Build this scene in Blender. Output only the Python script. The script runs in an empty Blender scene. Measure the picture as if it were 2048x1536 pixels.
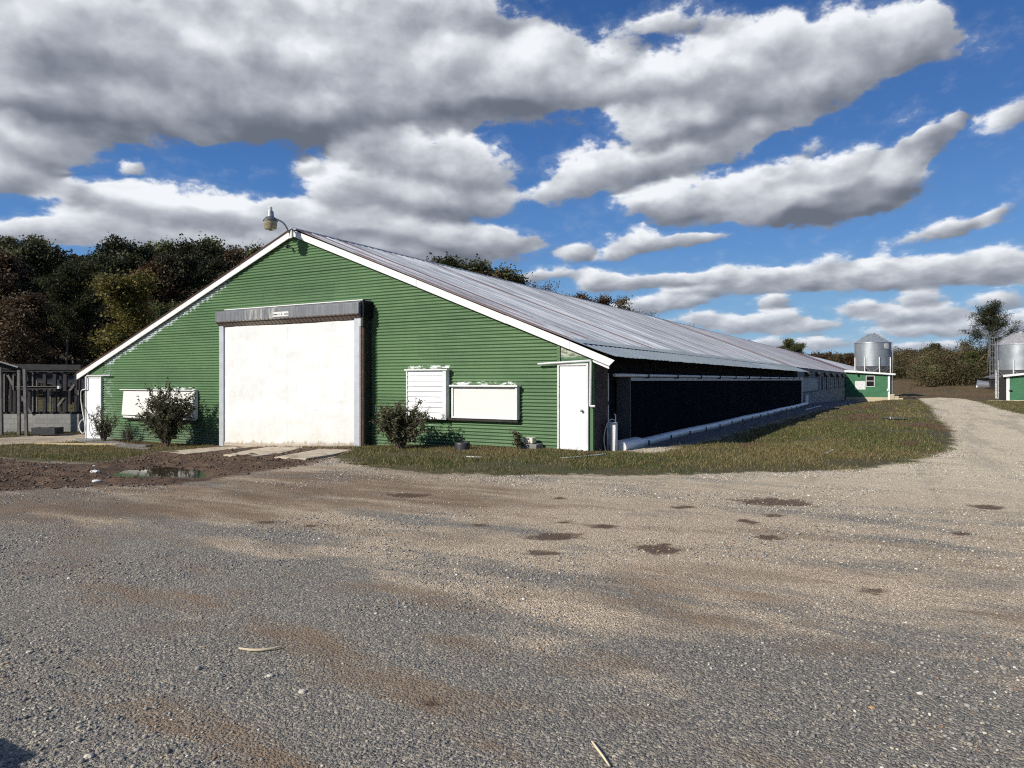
import bpy, math, random
import numpy as np
from mathutils import Vector, Matrix

R_ = math.radians
sc = bpy.context.scene
COL = sc.collection
rng = np.random.default_rng(7)
random.seed(7)

# ------------------------------------------------------------------ camera
YAW = 29.53
CAMZ = 1.62
FPX = 1400.0
HOR = 760.0
cam_d = bpy.data.cameras.new('camera')
cam_d.sensor_width = 36
cam_d.lens = 36 * FPX / 2048
cam_d.shift_y = -(768 - HOR) / 2048
cam_d.clip_end = 5000
cam = bpy.data.objects.new('camera', cam_d)
cam.location = (0, 0, CAMZ)
cam.rotation_euler = (R_(90), 0, R_(YAW))
COL.objects.link(cam)
sc.camera = cam
sc.view_settings.view_transform = 'Standard'
sc.view_settings.look = 'None'
sc.view_settings.gamma = 1
sc.view_settings.exposure = 0.12
sc.cycles.use_denoising = False
sc.cycles.filter_width = 1.15
sc.cycles.max_bounces = 5
sc.cycles.diffuse_bounces = 2
sc.cycles.glossy_bounces = 2
sc.cycles.transmission_bounces = 3
sc.cycles.use_adaptive_sampling = True
sc.cycles.adaptive_threshold = 0.018
sc.cycles.adaptive_min_samples = 8

# ------------------------------------------------------------------ sun
SUN = Vector((-0.68, -1.50, 1.0)).normalized()
sd = bpy.data.lights.new('sun', 'SUN')
sd.energy = 4.9
sd.angle = R_(0.5)
sd.color = (1.0, 0.95, 0.86)
sun = bpy.data.objects.new('sun', sd)
sun.rotation_euler = (-SUN).to_track_quat('-Z', 'Y').to_euler()
sun.location = (-20, -40, 60)
COL.objects.link(sun)
SUN_EL = math.asin(SUN.z)
SUN_AZ = math.atan2(SUN.x, SUN.y)

# ------------------------------------------------------------------ pixel helpers (photo is 2048 x 1536)
cy_, sy_ = math.cos(R_(YAW)), math.sin(R_(YAW))
FW = np.array([-sy_, cy_, 0.0]); RT = np.array([cy_, sy_, 0.0]); UP = np.array([0, 0, 1.0])
CAMP = np.array([0, 0, CAMZ])
def ray(px, py):
    return FW + RT * ((px - 1024) / FPX) + UP * ((HOR - py) / FPX)
def on_y(px, py, Y):
    d = ray(px, py); p = CAMP + d * (Y / d[1]); return float(p[0]), float(p[2])
def on_x(px, py, X):
    d = ray(px, py); p = CAMP + d * (X / d[0]); return float(p[1]), float(p[2])
def at_t(px, py, t):
    return CAMP + ray(px, py) * t

# ------------------------------------------------------------------ node helpers
class NT:
    def __init__(s, tree): s.t = tree; s.n = tree.nodes; s.l = tree.links
    def new(s, typ, **kw):
        nd = s.n.new(typ)
        for k, v in kw.items(): setattr(nd, k, v)
        return nd
    def set(s, sock, v):
        if isinstance(v, bpy.types.NodeSocket): s.l.new(v, sock)
        elif v is not None:
            try: sock.default_value = v
            except Exception: sock.default_value = (v, v, v)
    def m(s, op, a=None, b=None, c=None, clamp=False):
        nd = s.n.new('ShaderNodeMath'); nd.operation = op; nd.use_clamp = clamp
        for i, v in enumerate((a, b, c)):
            if v is not None: s.set(nd.inputs[i], v)
        return nd.outputs[0]
    def vm(s, op, a=None, b=None, scale=None):
        nd = s.n.new('ShaderNodeVectorMath'); nd.operation = op
        if a is not None: s.set(nd.inputs[0], a)
        if b is not None: s.set(nd.inputs[1], b)
        if scale is not None: s.set(nd.inputs['Scale'], scale)
        return nd.outputs['Value'] if op in ('LENGTH', 'DOT_PRODUCT', 'DISTANCE') else nd.outputs[0]
    def mix(s, f, a, b, blend='MIX'):
        nd = s.n.new('ShaderNodeMix'); nd.data_type = 'RGBA'; nd.blend_type = blend; nd.clamp_factor = True
        s.set(nd.inputs[0], f)
        for i, v in ((6, a), (7, b)):
            if isinstance(v, tuple) and len(v) == 3: v = (*v, 1)
            s.set(nd.inputs[i], v)
        return nd.outputs[2]
    def noise(s, vec, scale, detail=4, rough=0.55, dist=0.0, out=0):
        nd = s.n.new('ShaderNodeTexNoise')
        if vec is not None: s.l.new(vec, nd.inputs['Vector'])
        nd.inputs['Scale'].default_value = scale; nd.inputs['Detail'].default_value = detail
        nd.inputs['Roughness'].default_value = rough; nd.inputs['Distortion'].default_value = dist
        return nd.outputs[out]
    def vor(s, vec, scale, feature='F1', out='Distance', rand=1.0):
        nd = s.n.new('ShaderNodeTexVoronoi'); nd.feature = feature
        if vec is not None: s.l.new(vec, nd.inputs['Vector'])
        nd.inputs['Scale'].default_value = scale; nd.inputs['Randomness'].default_value = rand
        return nd.outputs[out]
    def map(s, vec, loc=(0, 0, 0), rot=(0, 0, 0), sc=(1, 1, 1)):
        nd = s.n.new('ShaderNodeMapping'); s.l.new(vec, nd.inputs[0])
        nd.inputs[1].default_value = loc; nd.inputs[2].default_value = rot; nd.inputs[3].default_value = sc
        return nd.outputs[0]
    def ramp(s, f, stops, interp='LINEAR'):
        nd = s.n.new('ShaderNodeValToRGB'); s.set(nd.inputs[0], f); cr = nd.color_ramp; cr.interpolation = interp
        cr.elements[0].position = stops[0][0]; cr.elements[-1].position = stops[-1][0]
        for p, c in stops[1:-1]: cr.elements.new(p)
        for e, (p, c) in zip(cr.elements, stops):
            e.color = (*c, 1) if len(c) == 3 else c
        return nd.outputs[0]
    def sstep(s, v, a, b):
        nd = s.n.new('ShaderNodeMapRange'); nd.interpolation_type = 'SMOOTHSTEP'
        s.set(nd.inputs[0], v); nd.inputs[1].default_value = a; nd.inputs[2].default_value = b
        return nd.outputs[0]
    def bump(s, h, strength=0.4, dist=0.01, normal=None):
        nd = s.n.new('ShaderNodeBump'); s.set(nd.inputs['Height'], h)
        nd.inputs['Strength'].default_value = strength; nd.inputs['Distance'].default_value = dist
        if normal is not None: s.l.new(normal, nd.inputs['Normal'])
        return nd.outputs[0]
    def sep(s, v):
        nd = s.n.new('ShaderNodeSeparateXYZ'); s.l.new(v, nd.inputs[0]); return nd.outputs
    def comb(s, x, y, z=0.0):
        nd = s.n.new('ShaderNodeCombineXYZ')
        for i, v in enumerate((x, y, z)): s.set(nd.inputs[i], v)
        return nd.outputs[0]
    def attr(s, name, out='Fac'):
        nd = s.n.new('ShaderNodeAttribute'); nd.attribute_name = name; return nd.outputs[out]

def newmat(name):
    m = bpy.data.materials.new(name); m.use_nodes = True
    return m, NT(m.node_tree), m.node_tree.nodes['Principled BSDF']

# ------------------------------------------------------------------ world: sky with clouds
# cloud masses: position in the sky of each mass (given through photo directions), radii, roll, weight
CLOUDS = [  # px, py, rx, ry, rot(deg), weight
    (90, 90, 200, 120, 0, 1), (260, 60, 220, 110, 0, 1), (430, 110, 200, 130, 0, 1), (620, 110, 200, 120, 0, 1), (800, 130, 190, 120, 0, 1), (960, 150, 170, 95, 0, 1), (1085, 165, 120, 90, 10, 1), (100, 190, 220, 80, 0, 1),
    (330, 205, 190, 70, 0, 1), (520, 235, 170, 72, 0, 1), (690, 215, 170, 70, 0, 1), (870, 215, 160, 50, 0, 1), (50, 285, 150, 55, 0, 1), (215, 275, 120, 36, 0, .9), (560, 15, 400, 70, 0, 1), (150, 0, 300, 60, 0, 1), (880, 25, 230, 55, 0, .9), (30, 345, 100, 40, 0, 1),
    (760, 300, 90, 50, 0, .9), (860, 320, 100, 66, 0, 1), (955, 335, 85, 55, 0, .9), (720, 385, 110, 52, 0, .9), (860, 395, 130, 50, 0, 1), (1000, 395, 60, 36, 0, .8), (620, 330, 50, 24, 0, .5), (520, 335, 34, 20, 0, .4),
    (180, 388, 110, 34, 0, 1), (258, 338, 32, 18, 0, .8), (140, 335, 30, 12, 0, .5), (60, 455, 90, 30, 0, 1), (160, 450, 110, 36, 0, 1), (290, 425, 110, 48, 0, 1), (410, 425, 110, 50, 0, 1), (530, 432, 100, 42, 0, 1), (640, 450, 120, 42, 0, 1), (760, 452, 120, 42, 0, 1), (880, 468, 120, 36, 0, 1), (1000, 475, 90, 28, 0, 1),
    (420, 490, 300, 40, 0, 1), (800, 495, 300, 30, 0, 1), (1080, 110, 80, 66, 0, 1), (1130, 175, 70, 55, 0, .9), (1205, 200, 70, 40, 0, .6), (1290, 75, 100, 40, 0, .5), (1400, 45, 100, 40, 0, .55), (1230, 130, 60, 40, 0, .45),
    (1290, 185, 110, 60, 0, 1), (1400, 170, 130, 76, 0, 1), (1500, 120, 130, 76, 0, 1), (1620, 100, 150, 76, 0, 1), (1740, 85, 130, 76, 0, 1), (1825, 80, 90, 64, 0, 1), (1560, 180, 140, 60, 0, 1), (1680, 155, 130, 55, 0, 1), (1420, 240, 130, 52, 0, 1), (1300, 255, 90, 42, 0, .9), (1530, 238, 100, 34, 0, .9),
    (1130, 372, 66, 30, 0, 1), (1180, 330, 80, 42, 0, 1), (1240, 345, 100, 44, 0, 1), (1340, 318, 110, 44, 0, 1), (1440, 285, 80, 36, 0, .9), (1300, 412, 72, 40, 0, 1), (1375, 400, 80, 46, 0, 1),
    (1490, 385, 80, 48, 0, 1), (1560, 400, 110, 54, 0, 1), (1660, 398, 120, 50, 0, 1), (1760, 372, 100, 42, 0, 1), (1690, 335, 100, 38, 0, 1), (1560, 345, 90, 38, 0, 1), (1815, 325, 70, 34, -30, 1), (1868, 285, 60, 30, -45, 1), (1912, 245, 34, 24, -50, .9), (1620, 285, 50, 24, 0, .5),
    (1240, 500, 60, 16, -10, .9), (1310, 478, 100, 18, -3, 1), (1400, 470, 60, 13, 0, .8), (1150, 505, 40, 20, -10, 1), (2020, 230, 80, 36, -20, .9), (1910, 448, 60, 18, -10, .9), (1990, 425, 50, 20, -25, .7), (1830, 480, 90, 15, -14, .5),
    (1195, 560, 50, 24, 0, 1), (1260, 562, 80, 20, 0, 1), (1350, 560, 60, 20, 0, .9), (1395, 585, 70, 16, 0, .9), (1430, 555, 60, 24, 0, .9), (1500, 558, 70, 30, 0, 1), (1570, 562, 80, 28, 0, 1), (1640, 545, 80, 32, 0, 1), (1710, 558, 80, 28, 0, 1), (1780, 545, 80, 34, 0, 1), (1860, 545, 80, 32, 0, 1), (1940, 535, 80, 36, 0, 1), (2010, 525, 70, 38, 0, 1), (2070, 540, 70, 34, 0, 1),
    (1310, 610, 80, 18, 0, .95), (1390, 604, 50, 14, 0, .8), (1545, 608, 42, 15, 0, 1), (1240, 615, 50, 14, 0, .8), (1400, 640, 60, 18, 0, .9), (1480, 650, 60, 20, 0, .95), (1550, 642, 60, 22, 0, 1), (1620, 655, 70, 18, 0, .9), (1720, 618, 60, 20, 0, .9), (1840, 598, 55, 24, 0, .95), (1790, 635, 80, 22, 0, 1), (1880, 630, 80, 24, 0, 1), (1960, 655, 90, 22, 0, 1), (1830, 662, 110, 14, 0, .9),
    (2000, 597, 60, 22, 0, 1), (2050, 645, 90, 22, 0, 1), (1530, 685, 70, 12, 0, .8), (1640, 688, 80, 14, 0, .9), (1850, 692, 130, 12, 0, .8), (1120, 545, 60, 16, 0, .6), (1060, 555, 50, 14, 0, .6),
]
DARKS = [  # broad shaded undersides of the masses
    (120, 130, 200, 70, 0, .7), (60, 240, 200, 50, 0, .8), (240, 255, 200, 40, 5, .8), (470, 215, 170, 60, 5, .9), (640, 245, 150, 45, 0, .8), (560, 280, 130, 30, 0, .6), (700, 150, 120, 40, 0, .35), (900, 235, 170, 35, 0, .7), (1060, 225, 110, 35, 0, .6),
    (880, 355, 120, 22, 0, .45), (880, 425, 150, 22, 0, .45), (600, 480, 200, 25, 0, .5), (880, 490, 220, 22, 0, .7), (330, 480, 160, 20, 0, .45), (1640, 425, 210, 26, -6, 1.1), (1800, 400, 60, 22, -20, .6), (1390, 250, 160, 34, -8, .7), (1520, 215, 150, 34, -14, .5), (1390, 425, 100, 18, -8, .6), (1300, 365, 110, 16, -8, .4), (1890, 300, 40, 20, -50, .4), (1240, 70, 160, 50, 0, .35), (1430, 60, 120, 40, 0, .35),
]
BRIGHTS = [(420, 60, 120, 50, 0, .45), (620, 80, 110, 60, 0, .4), (830, 110, 110, 50, 0, .3), (1080, 95, 60, 50, 0, .6), (1110, 160, 70, 40, 0, .3), (300, 400, 160, 26, 0, .6), (440, 400, 120, 26, 0, .5), (90, 435, 90, 20, 0, .6), (1160, 320, 60, 34, 0, .6), (1290, 390, 50, 24, 0, .5), (1700, 320, 80, 20, -5, .8), (1550, 340, 60, 16, 0, .4), (1800, 60, 80, 40, 0, .3), (1500, 110, 80, 40, 0, .3), (1980, 588, 50, 12, 0, .5), (1780, 528, 100, 12, 0, .3)]
def azel(px, py):
    d = ray(px, py); d = d / np.linalg.norm(d)
    return math.atan2(d[0], d[1]), math.asin(d[2])

world = bpy.data.worlds.new('World'); sc.world = world; world.use_nodes = True
world.cycles.sampling_method = 'MANUAL'; world.cycles.sample_map_resolution = 256

def blob_sum(N, vec, blobs, k=1.14, shade=False):
    acc = None; sh = None; vec0 = vec
    for n_, (px, py, rx, ry, rot, w) in enumerate(blobs):
        if w == 0: continue
        if acc is not None and n_ % 6 == 0:   # makes the renderer work through the list in order, which keeps its memory small
            vec = N.vm('ADD', vec0, N.vm('SCALE', (1e-7, 0.0, 0.0), scale=acc if not shade else sh[0]))
        a0, e0 = azel(px, py); a1, _ = azel(px + rx, py); _, e1 = azel(px, py - ry)
        mp = N.new('ShaderNodeMapping'); mp.vector_type = 'TEXTURE'
        N.l.new(vec, mp.inputs[0])
        mp.inputs[1].default_value = (a0, e0, 0); mp.inputs[2].default_value = (0, 0, R_(-rot))
        mp.inputs[3].default_value = (abs(a1 - a0) * k, abs(e1 - e0) * k, 1)
        g = N.new('ShaderNodeTexGradient'); g.gradient_type = 'SPHERICAL'; N.l.new(mp.outputs[0], g.inputs[0])
        v = N.m('MULTIPLY', g.outputs[1], w)
        if shade:
            d = N.vm('DOT_PRODUCT', mp.outputs[0], (-.45, 1.0, 0))      # lit from the upper left
            sv_ = N.m('MULTIPLY', N.m('MULTIPLY', v, v), d)
            v2 = N.m('MULTIPLY', v, v)
            sh = (sv_, v2) if sh is None else (N.m('ADD', sh[0], sv_), N.m('ADD', sh[1], v2))
        acc = v if acc is None else N.m('ADD', acc, v)
    return (acc, N.m('DIVIDE', sh[0], N.m('ADD', sh[1], .002))) if shade else acc

def billow_group():
    """height of the cloud surface: big soft lumps carrying smaller ones, finer towards the horizon"""
    g = bpy.data.node_groups.new('cloud_billow', 'ShaderNodeTree')
    g.interface.new_socket('P', in_out='INPUT', socket_type='NodeSocketVector')
    g.interface.new_socket('H', in_out='OUTPUT', socket_type='NodeSocketFloat')
    N = NT(g); gi = N.new('NodeGroupInput'); go = N.new('NodeGroupOutput')
    s = N.sep(gi.outputs[0]); az, el = s[0], s[1]
    hi = N.sstep(el, .03, .32); lo = N.m('SUBTRACT', 1.0, hi)
    qa = N.comb(N.m('MULTIPLY', az, 2.2), N.m('MULTIPLY', el, 3.0)); qb = N.comb(N.m('MULTIPLY', az, 5.5), N.m('MULTIPLY', el, 11.0))
    w = N.noise(qa, 5.0, 3, .5, out=1)
    def vor(q, sc_, amt):
        vo = N.new('ShaderNodeTexVoronoi'); vo.feature = 'SMOOTH_F1'; vo.voronoi_dimensions = '2D'; vo.normalize = True
        N.l.new(N.vm('ADD', q, N.vm('SCALE', N.vm('SUBTRACT', w, (0.5, 0.5, 0.5)), scale=amt)), vo.inputs['Vector'])
        vo.inputs['Scale'].default_value = sc_; vo.inputs['Detail'].default_value = 3.0; vo.inputs['Roughness'].default_value = .42; vo.inputs['Lacunarity'].default_value = 2.2; vo.inputs['Smoothness'].default_value = .6
        return N.m('SUBTRACT', .36, vo.outputs['Distance'])
    a = N.m('ADD', N.m('MULTIPLY', N.m('SUBTRACT', N.noise(qa, 5.0, 6, .50), .5), 1.45), N.m('MULTIPLY', vor(qa, 7.0, .25), .70))
    b = N.m('ADD', N.m('MULTIPLY', N.m('SUBTRACT', N.noise(qb, 5.0, 5, .50), .5), 1.45), N.m('MULTIPLY', vor(qb, 6.0, .25), .70))
    N.l.new(N.m('ADD', N.m('MULTIPLY', a, hi), N.m('MULTIPLY', b, lo)), go.inputs[0])
    return g
N = NT(world.node_tree)
bg = world.node_tree.nodes['Background']
geo = N.new('ShaderNodeTexCoord')
dvec = geo.outputs['Generated']
s = N.sep(dvec)
az = N.m('ARCTAN2', s[0], s[1]); el = N.m('ARCSINE', s[2])
P = N.comb(az, el)
hig = N.sstep(el, .03, .32)
BG = billow_group()
def billow(v):
    nd = N.new('ShaderNodeGroup'); nd.node_tree = BG; N.l.new(v, nd.inputs[0]); return nd.outputs[0]
H0_ = billow(P)
H1_ = billow(N.vm('ADD', P, N.comb(N.m('MULTIPLY', N.m('ADD', .35, hig), -.014), N.m('ADD', .008, N.m('MULTIPLY', hig, .022)))))
wv = N.noise(N.comb(N.m('MULTIPLY', az, 2.2), N.m('MULTIPLY', el, 3.4)), 4.0, 4, .55, out=1)
Pw = N.vm('ADD', P, N.vm('SCALE', N.vm('SUBTRACT', wv, (0.5, 0.5, 0.5)), scale=N.m('ADD', .014, N.m('MULTIPLY', hig, .060))))
B0, SH = blob_sum(N, Pw, CLOUDS, 1.34, True)
da = N.m('ABSOLUTE', N.m('ADD', az, R_(YAW)))
outm = N.m('MAXIMUM', N.sstep(da, .70, .88), N.sstep(el, .54, .68))
B0 = N.m('ADD', N.m('MINIMUM', B0, .84), N.m('MULTIPLY', outm, .18))
D0 = N.m('ADD', B0, N.m('MULTIPLY', H0_, N.m('ADD', .55, N.m('MULTIPLY', hig, .25))))
fr_ = N.noise(N.comb(N.m('MULTIPLY', az, 4.5), N.m('MULTIPLY', el, 7.5)), 9.0, 6, .62)
D0 = N.m('ADD', D0, N.m('MULTIPLY', N.m('SUBTRACT', fr_, .5), .85))
alpha = N.sstep(D0, .19, .56)
relief = N.m('SUBTRACT', H0_, H1_)
sv = N.comb(N.m('MULTIPLY', az, 2.2), N.m('MULTIPLY', el, 3.0))
Pd = N.vm('ADD', P, N.vm('SCALE', N.vm('SUBTRACT', N.noise(N.comb(az, N.m('MULTIPLY', el, 1.5)), 6.0, 3, .5, out=1), (0.5, 0.5, 0.5)), scale=.12))
dk = blob_sum(N, Pd, DARKS, 1.2); br = blob_sum(N, Pd, BRIGHTS, 1.2)
lit = N.m('ADD', .60, N.m('MULTIPLY', SH, .60))
lit = N.m('ADD', lit, N.m('MULTIPLY', N.m('MAXIMUM', N.m('MINIMUM', relief, .40), -.34), .40))
lit = N.m('ADD', lit, N.m('MULTIPLY', H0_, .12))
lit = N.m('SUBTRACT', lit, N.m('MULTIPLY', N.sstep(dk, 0.0, 1.0), .40))
lit = N.m('ADD', lit, N.m('MULTIPLY', N.sstep(br, 0.0, .6), .28))
lit = N.m('ADD', lit, N.m('MULTIPLY', N.m('SUBTRACT', 1.0, N.sstep(D0, .3, .8)), .08))
ccol = N.ramp(lit, [(0.0, (.12, .138, .18)), (.25, (.20, .222, .27)), (.5, (.33, .355, .41)), (.75, (.56, .59, .64)), (1.0, (.88, .90, .93))], 'B_SPLINE')
hz = N.sstep(el, .16, .0)
ccol = N.mix(N.m('MULTIPLY', hz, .35), ccol, (.45, .52, .63))
sky = N.new('ShaderNodeTexSky'); sky.sky_type = 'NISHITA'; sky.sun_disc = False
sky.sun_elevation = SUN_EL; sky.sun_rotation = SUN_AZ
sky.air_density = 1.2; sky.dust_density = 0.3; sky.ozone_density = 3.5
skyc = N.vm('SCALE', sky.outputs[0], scale=0.078)
clear = N.ramp(el, [(0.0, (.22, .42, .66)), (.08, (.13, .34, .64)), (.18, (.065, .225, .58)), (.33, (.026, .130, .43)), (.5, (.014, .088, .32)), (1.0, (.012, .07, .28))])
skyc = N.mix(.72, skyc, clear)
veil = N.m('MULTIPLY', N.sstep(D0, .0, .45), .16)
final = N.mix(N.m('MAXIMUM', alpha, veil), skyc, ccol)
N.l.new(final, bg.inputs[0]); bg.inputs[1].default_value = 1.0

# ------------------------------------------------------------------ noise / terrain
def vnoise(x, y, seed=0):
    xi = np.floor(x).astype(np.int64); yi = np.floor(y).astype(np.int64)
    xf = x - xi; yf = y - yi
    u = xf * xf * (3 - 2 * xf); v = yf * yf * (3 - 2 * yf)
    def h(a, b):
        n = (a * 374761393 + b * 668265263 + seed * 974634777) & 0xFFFFFFFF
        n = ((n ^ (n >> 13)) * 1274126177) & 0xFFFFFFFF
        n = n ^ (n >> 16)
        return (n & 0xFFFFFF) / float(0xFFFFFF)
    return (h(xi, yi) * (1 - u) + h(xi + 1, yi) * u) * (1 - v) + (h(xi, yi + 1) * (1 - u) + h(xi + 1, yi + 1) * u) * v
def fbm(x, y, seed=0, o=4):
    a = 0; amp = .5; tot = 0
    for i in range(o):
        a = a + amp * vnoise(x * 2 ** i, y * 2 ** i, seed + i * 17); tot += amp; amp *= .5
    return a / tot
def sm(t, a, b):
    t = np.clip((t - a) / (b - a), 0, 1); return t * t * (3 - 2 * t)
def H0(x, y):
    x = np.asarray(x, float); y = np.asarray(y, float)
    z = -.5 * sm(-x, 6, 22) * sm(y, 4, 13)
    z = z - .26 * np.exp(-((x + 3.6) / 1.3) ** 2) * sm(y, 17.0, 21)
    z = z - .60 * sm(y, 38, 95)
    z = z + 2.7 * sm(y, 128, 235)
    z = z + 11.0 * sm(-x, 50, 115) + 1.2 * sm(-x, 34, 52)
    return z
def gp(px, py):
    z = 0.0
    d = ray(px, py)
    for _ in range(12):
        t = (z - CAMZ) / d[2]; p = CAMP + d * t; z = float(H0(p[0], p[1]))
    return float(p[0]), float(p[1])
def sdf(x, y, poly):   # positive inside
    poly = np.array(poly, float); d = np.full(x.shape, 1e9); ins = np.zeros(x.shape, bool)
    n = len(poly)
    for i in range(n):
        ax, ay = poly[i]; bx, by = poly[(i + 1) % n]
        ex, ey = bx - ax, by - ay
        t = np.clip(((x - ax) * ex + (y - ay) * ey) / (ex * ex + ey * ey + 1e-12), 0, 1)
        d = np.minimum(d, (x - ax - t * ex) ** 2 + (y - ay - t * ey) ** 2)
        c = (ay > y) != (by > y)
        xi = (bx - ax) * (y - ay) / (by - ay + 1e-12) + ax
        ins ^= c & (x < xi)
    return np.where(ins, 1, -1) * np.sqrt(d)
G = lambda L: [gp(a, b) for a, b in L]
GRAVEL = [(-60, -50), (60, -50), (60, 22), (20, 33)] + G([(2048, 829), (2000, 818), (1960, 804), (1930, 798), (1880, 795), (1838, 797), (1862, 815), (1872, 835), (1900, 858), (1910, 882), (1892, 902), (1830, 923), (1700, 938), (1500, 946), (1300, 951), (1000, 951), (860, 948), (760, 940), (690, 925), (640, 903), (440, 899), (330, 912), (200, 926), (60, 923), (0, 914), (-60, 908)]) + [(-40, 8)]
PATHL = G([(-80, 880), (0, 876), (90, 869), (185, 868), (190, 882), (100, 886), (0, 891), (-80, 897)])
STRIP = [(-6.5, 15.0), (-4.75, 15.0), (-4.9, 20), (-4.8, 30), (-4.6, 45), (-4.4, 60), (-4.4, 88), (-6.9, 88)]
MUD = G([(-80, 915), (0, 916), (120, 928), (220, 926), (300, 910), (440, 893), (722, 899), (660, 914), (600, 932), (500, 946), (420, 962), (300, 972), (120, 975), (-80, 990)])
DIRT = G([(-80, 985), (300, 968), (480, 945), (640, 932), (900, 955), (1100, 985), (1000, 1010), (700, 1025), (400, 1040), (-80, 1060)])
PUD = G([(225, 943), (260, 937), (330, 935), (392, 938), (425, 946), (418, 953), (380, 956), (330, 954), (262, 953), (232, 950)])
SPOTS = [(1545, 1003, 75, 9), (1110, 1076, 58, 7), (1320, 1102, 46, 9), (1540, 1032, 20, 5), (1500, 1045, 18, 5), (1540, 1077, 28, 6), (1745, 1177, 28, 8), (1975, 1012, 32, 5), (960, 1051, 18, 4), (1205, 1055, 30, 5), (530, 1043, 26, 4), (1085, 1107, 32, 6),
         (815, 990, 46, 4), (1920, 1070, 22, 4), (1365, 1015, 26, 4), (1120, 996, 16, 3), (620, 1050, 18, 3), (1290, 1098, 22, 5), (1130, 1046, 20, 3), (1330, 1090, 16, 4), (1600, 1008, 26, 4), (885, 1402, 30, 9), (825, 1362, 14, 7)]
SOFT = [(420, 1085, 90, 14), (250, 1072, 90, 12), (350, 1250, 90, 20), (640, 1290, 90, 20), (1340, 1248, 60, 14), (1620, 1245, 50, 12), (1040, 1190, 90, 14), (700, 1010, 160, 16), (560, 985, 140, 12), (1290, 1425, 110, 26), (200, 1330, 90, 22), (1000, 1400, 160, 30), (900, 1080, 160, 22), (1450, 1150, 200, 26), (1700, 1300, 160, 20), (120, 1140, 120, 18), (760, 1180, 120, 14), (1180, 1340, 130, 20), (1000, 1010, 220, 18), (300, 1000, 240, 14)]
def _w(L):
    out = []
    for (px, py, w, h) in L:
        X, Y = gp(px, py); t = (X * FW[0] + Y * FW[1]); out.append((X, Y, w * t / FPX, h * t * t / (FPX * CAMZ)))
    return out
SPW = _w(SPOTS); SFW = _w(SOFT)
def spots(x, y, L=None):
    m = np.zeros(x.shape)
    for (X, Y, a, b) in (L or SPW):
        dx, dy = x - X, y - Y
        u = dx * RT[0] + dy * RT[1]; v = dx * FW[0] + dy * FW[1]
        r = np.sqrt((u / a) ** 2 + (v / b) ** 2)
        m = np.maximum(m, np.clip(1.6 - r, 0, 1.2))
    return m
SKIDS = None
def masks(x, y):
    gr = np.maximum(np.maximum(sdf(x, y, GRAVEL), sdf(x, y, PATHL)), sdf(x, y, STRIP))
    mud = sdf(x, y, MUD); dirt = sdf(x, y, DIRT); pud = sdf(x, y, PUD)
    return gr, mud, dirt, pud
def Hfull(x, y, mk=None):
    gr, mud, dirt, pud = mk if mk is not None else masks(x, y)
    z = H0(x, y)
    near = 1 - sm(np.hypot(x, y), 40, 70)
    z = z + (fbm(x * .35, y * .35, 3) - .5) * .07 * near
    z = z + (fbm(x * 2.2, y * 2.2, 5) - .5) * .025 * near
    m = sm(mud, -.1, .5) * (1 - sm(pud, -.5, 0))
    z = z + m * ((fbm(x * 2.5, y * 5.5, 9, 4) - .5) * .18 + (fbm(x * 12, y * 12, 19, 2) - .5) * .07)
    z = z - .07 * sm(pud, -.35, .12) - sm(pud, -.35, .1) * (fbm(x * .35, y * .35, 3) - .5) * .07
    g = sm(-gr, 0, .8)
    z = z + g * (.04 + (fbm(x * 1.3, y * 1.3, 33) - .5) * .10 * sm(np.hypot(x, y), 20, 60) * 3)
    z = z - .012 * np.minimum(spots(x, y), 1)
    fld = sm(y, 100, 130) * sm(x, -12, 0)
    z = z + fld * (fbm(x * .22, y * .22, 44) - .5) * 1.6
    return z

# ------------------------------------------------------------------ mesh helpers
def tag(o, label=None, cat=None, group=None, kind=None):
    if label: o['label'] = label
    if cat: o['category'] = cat
    if group: o['group'] = group
    if kind: o['kind'] = kind
    return o
def thing(name, label, cat, loc=(0, 0, 0), group=None):
    o = bpy.data.objects.new(name, None); COL.objects.link(o); o.location = loc
    o.empty_display_size = .2
    return tag(o, label, cat, group)
def link(name, me, mat, parent=None):
    o = bpy.data.objects.new(name, me); COL.objects.link(o)
    if mat is not None:
        me.materials.clear(); me.materials.append(mat)
    if parent is not None:
        o.parent = parent
    return o
def np_mesh(name, v, f, smooth=False):
    v = np.ascontiguousarray(v, np.float32); f = np.ascontiguousarray(f, np.int32)
    me = bpy.data.meshes.new(name)
    me.vertices.add(len(v)); me.vertices.foreach_set('co', v.ravel())
    k = f.shape[1]
    me.loops.add(f.size); me.loops.foreach_set('vertex_index', f.ravel())
    me.polygons.add(len(f)); me.polygons.foreach_set('loop_start', np.arange(0, f.size, k, dtype=np.int32))
    me.polygons.foreach_set('loop_total', np.full(len(f), k, np.int32))
    if smooth: me.polygons.foreach_set('use_smooth', np.ones(len(f), bool))
    me.update(calc_edges=True)
    return me
def fattr(me, name, arr, dom='POINT'):
    a = me.attributes.new(name, 'FLOAT', dom); a.data.foreach_set('value', np.ascontiguousarray(arr, np.float32))
def cattr(me, name, arr, dom='POINT'):
    a = me.attributes.new(name, 'FLOAT_COLOR', dom); a.data.foreach_set('color', np.ascontiguousarray(arr, np.float32).ravel())

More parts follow.
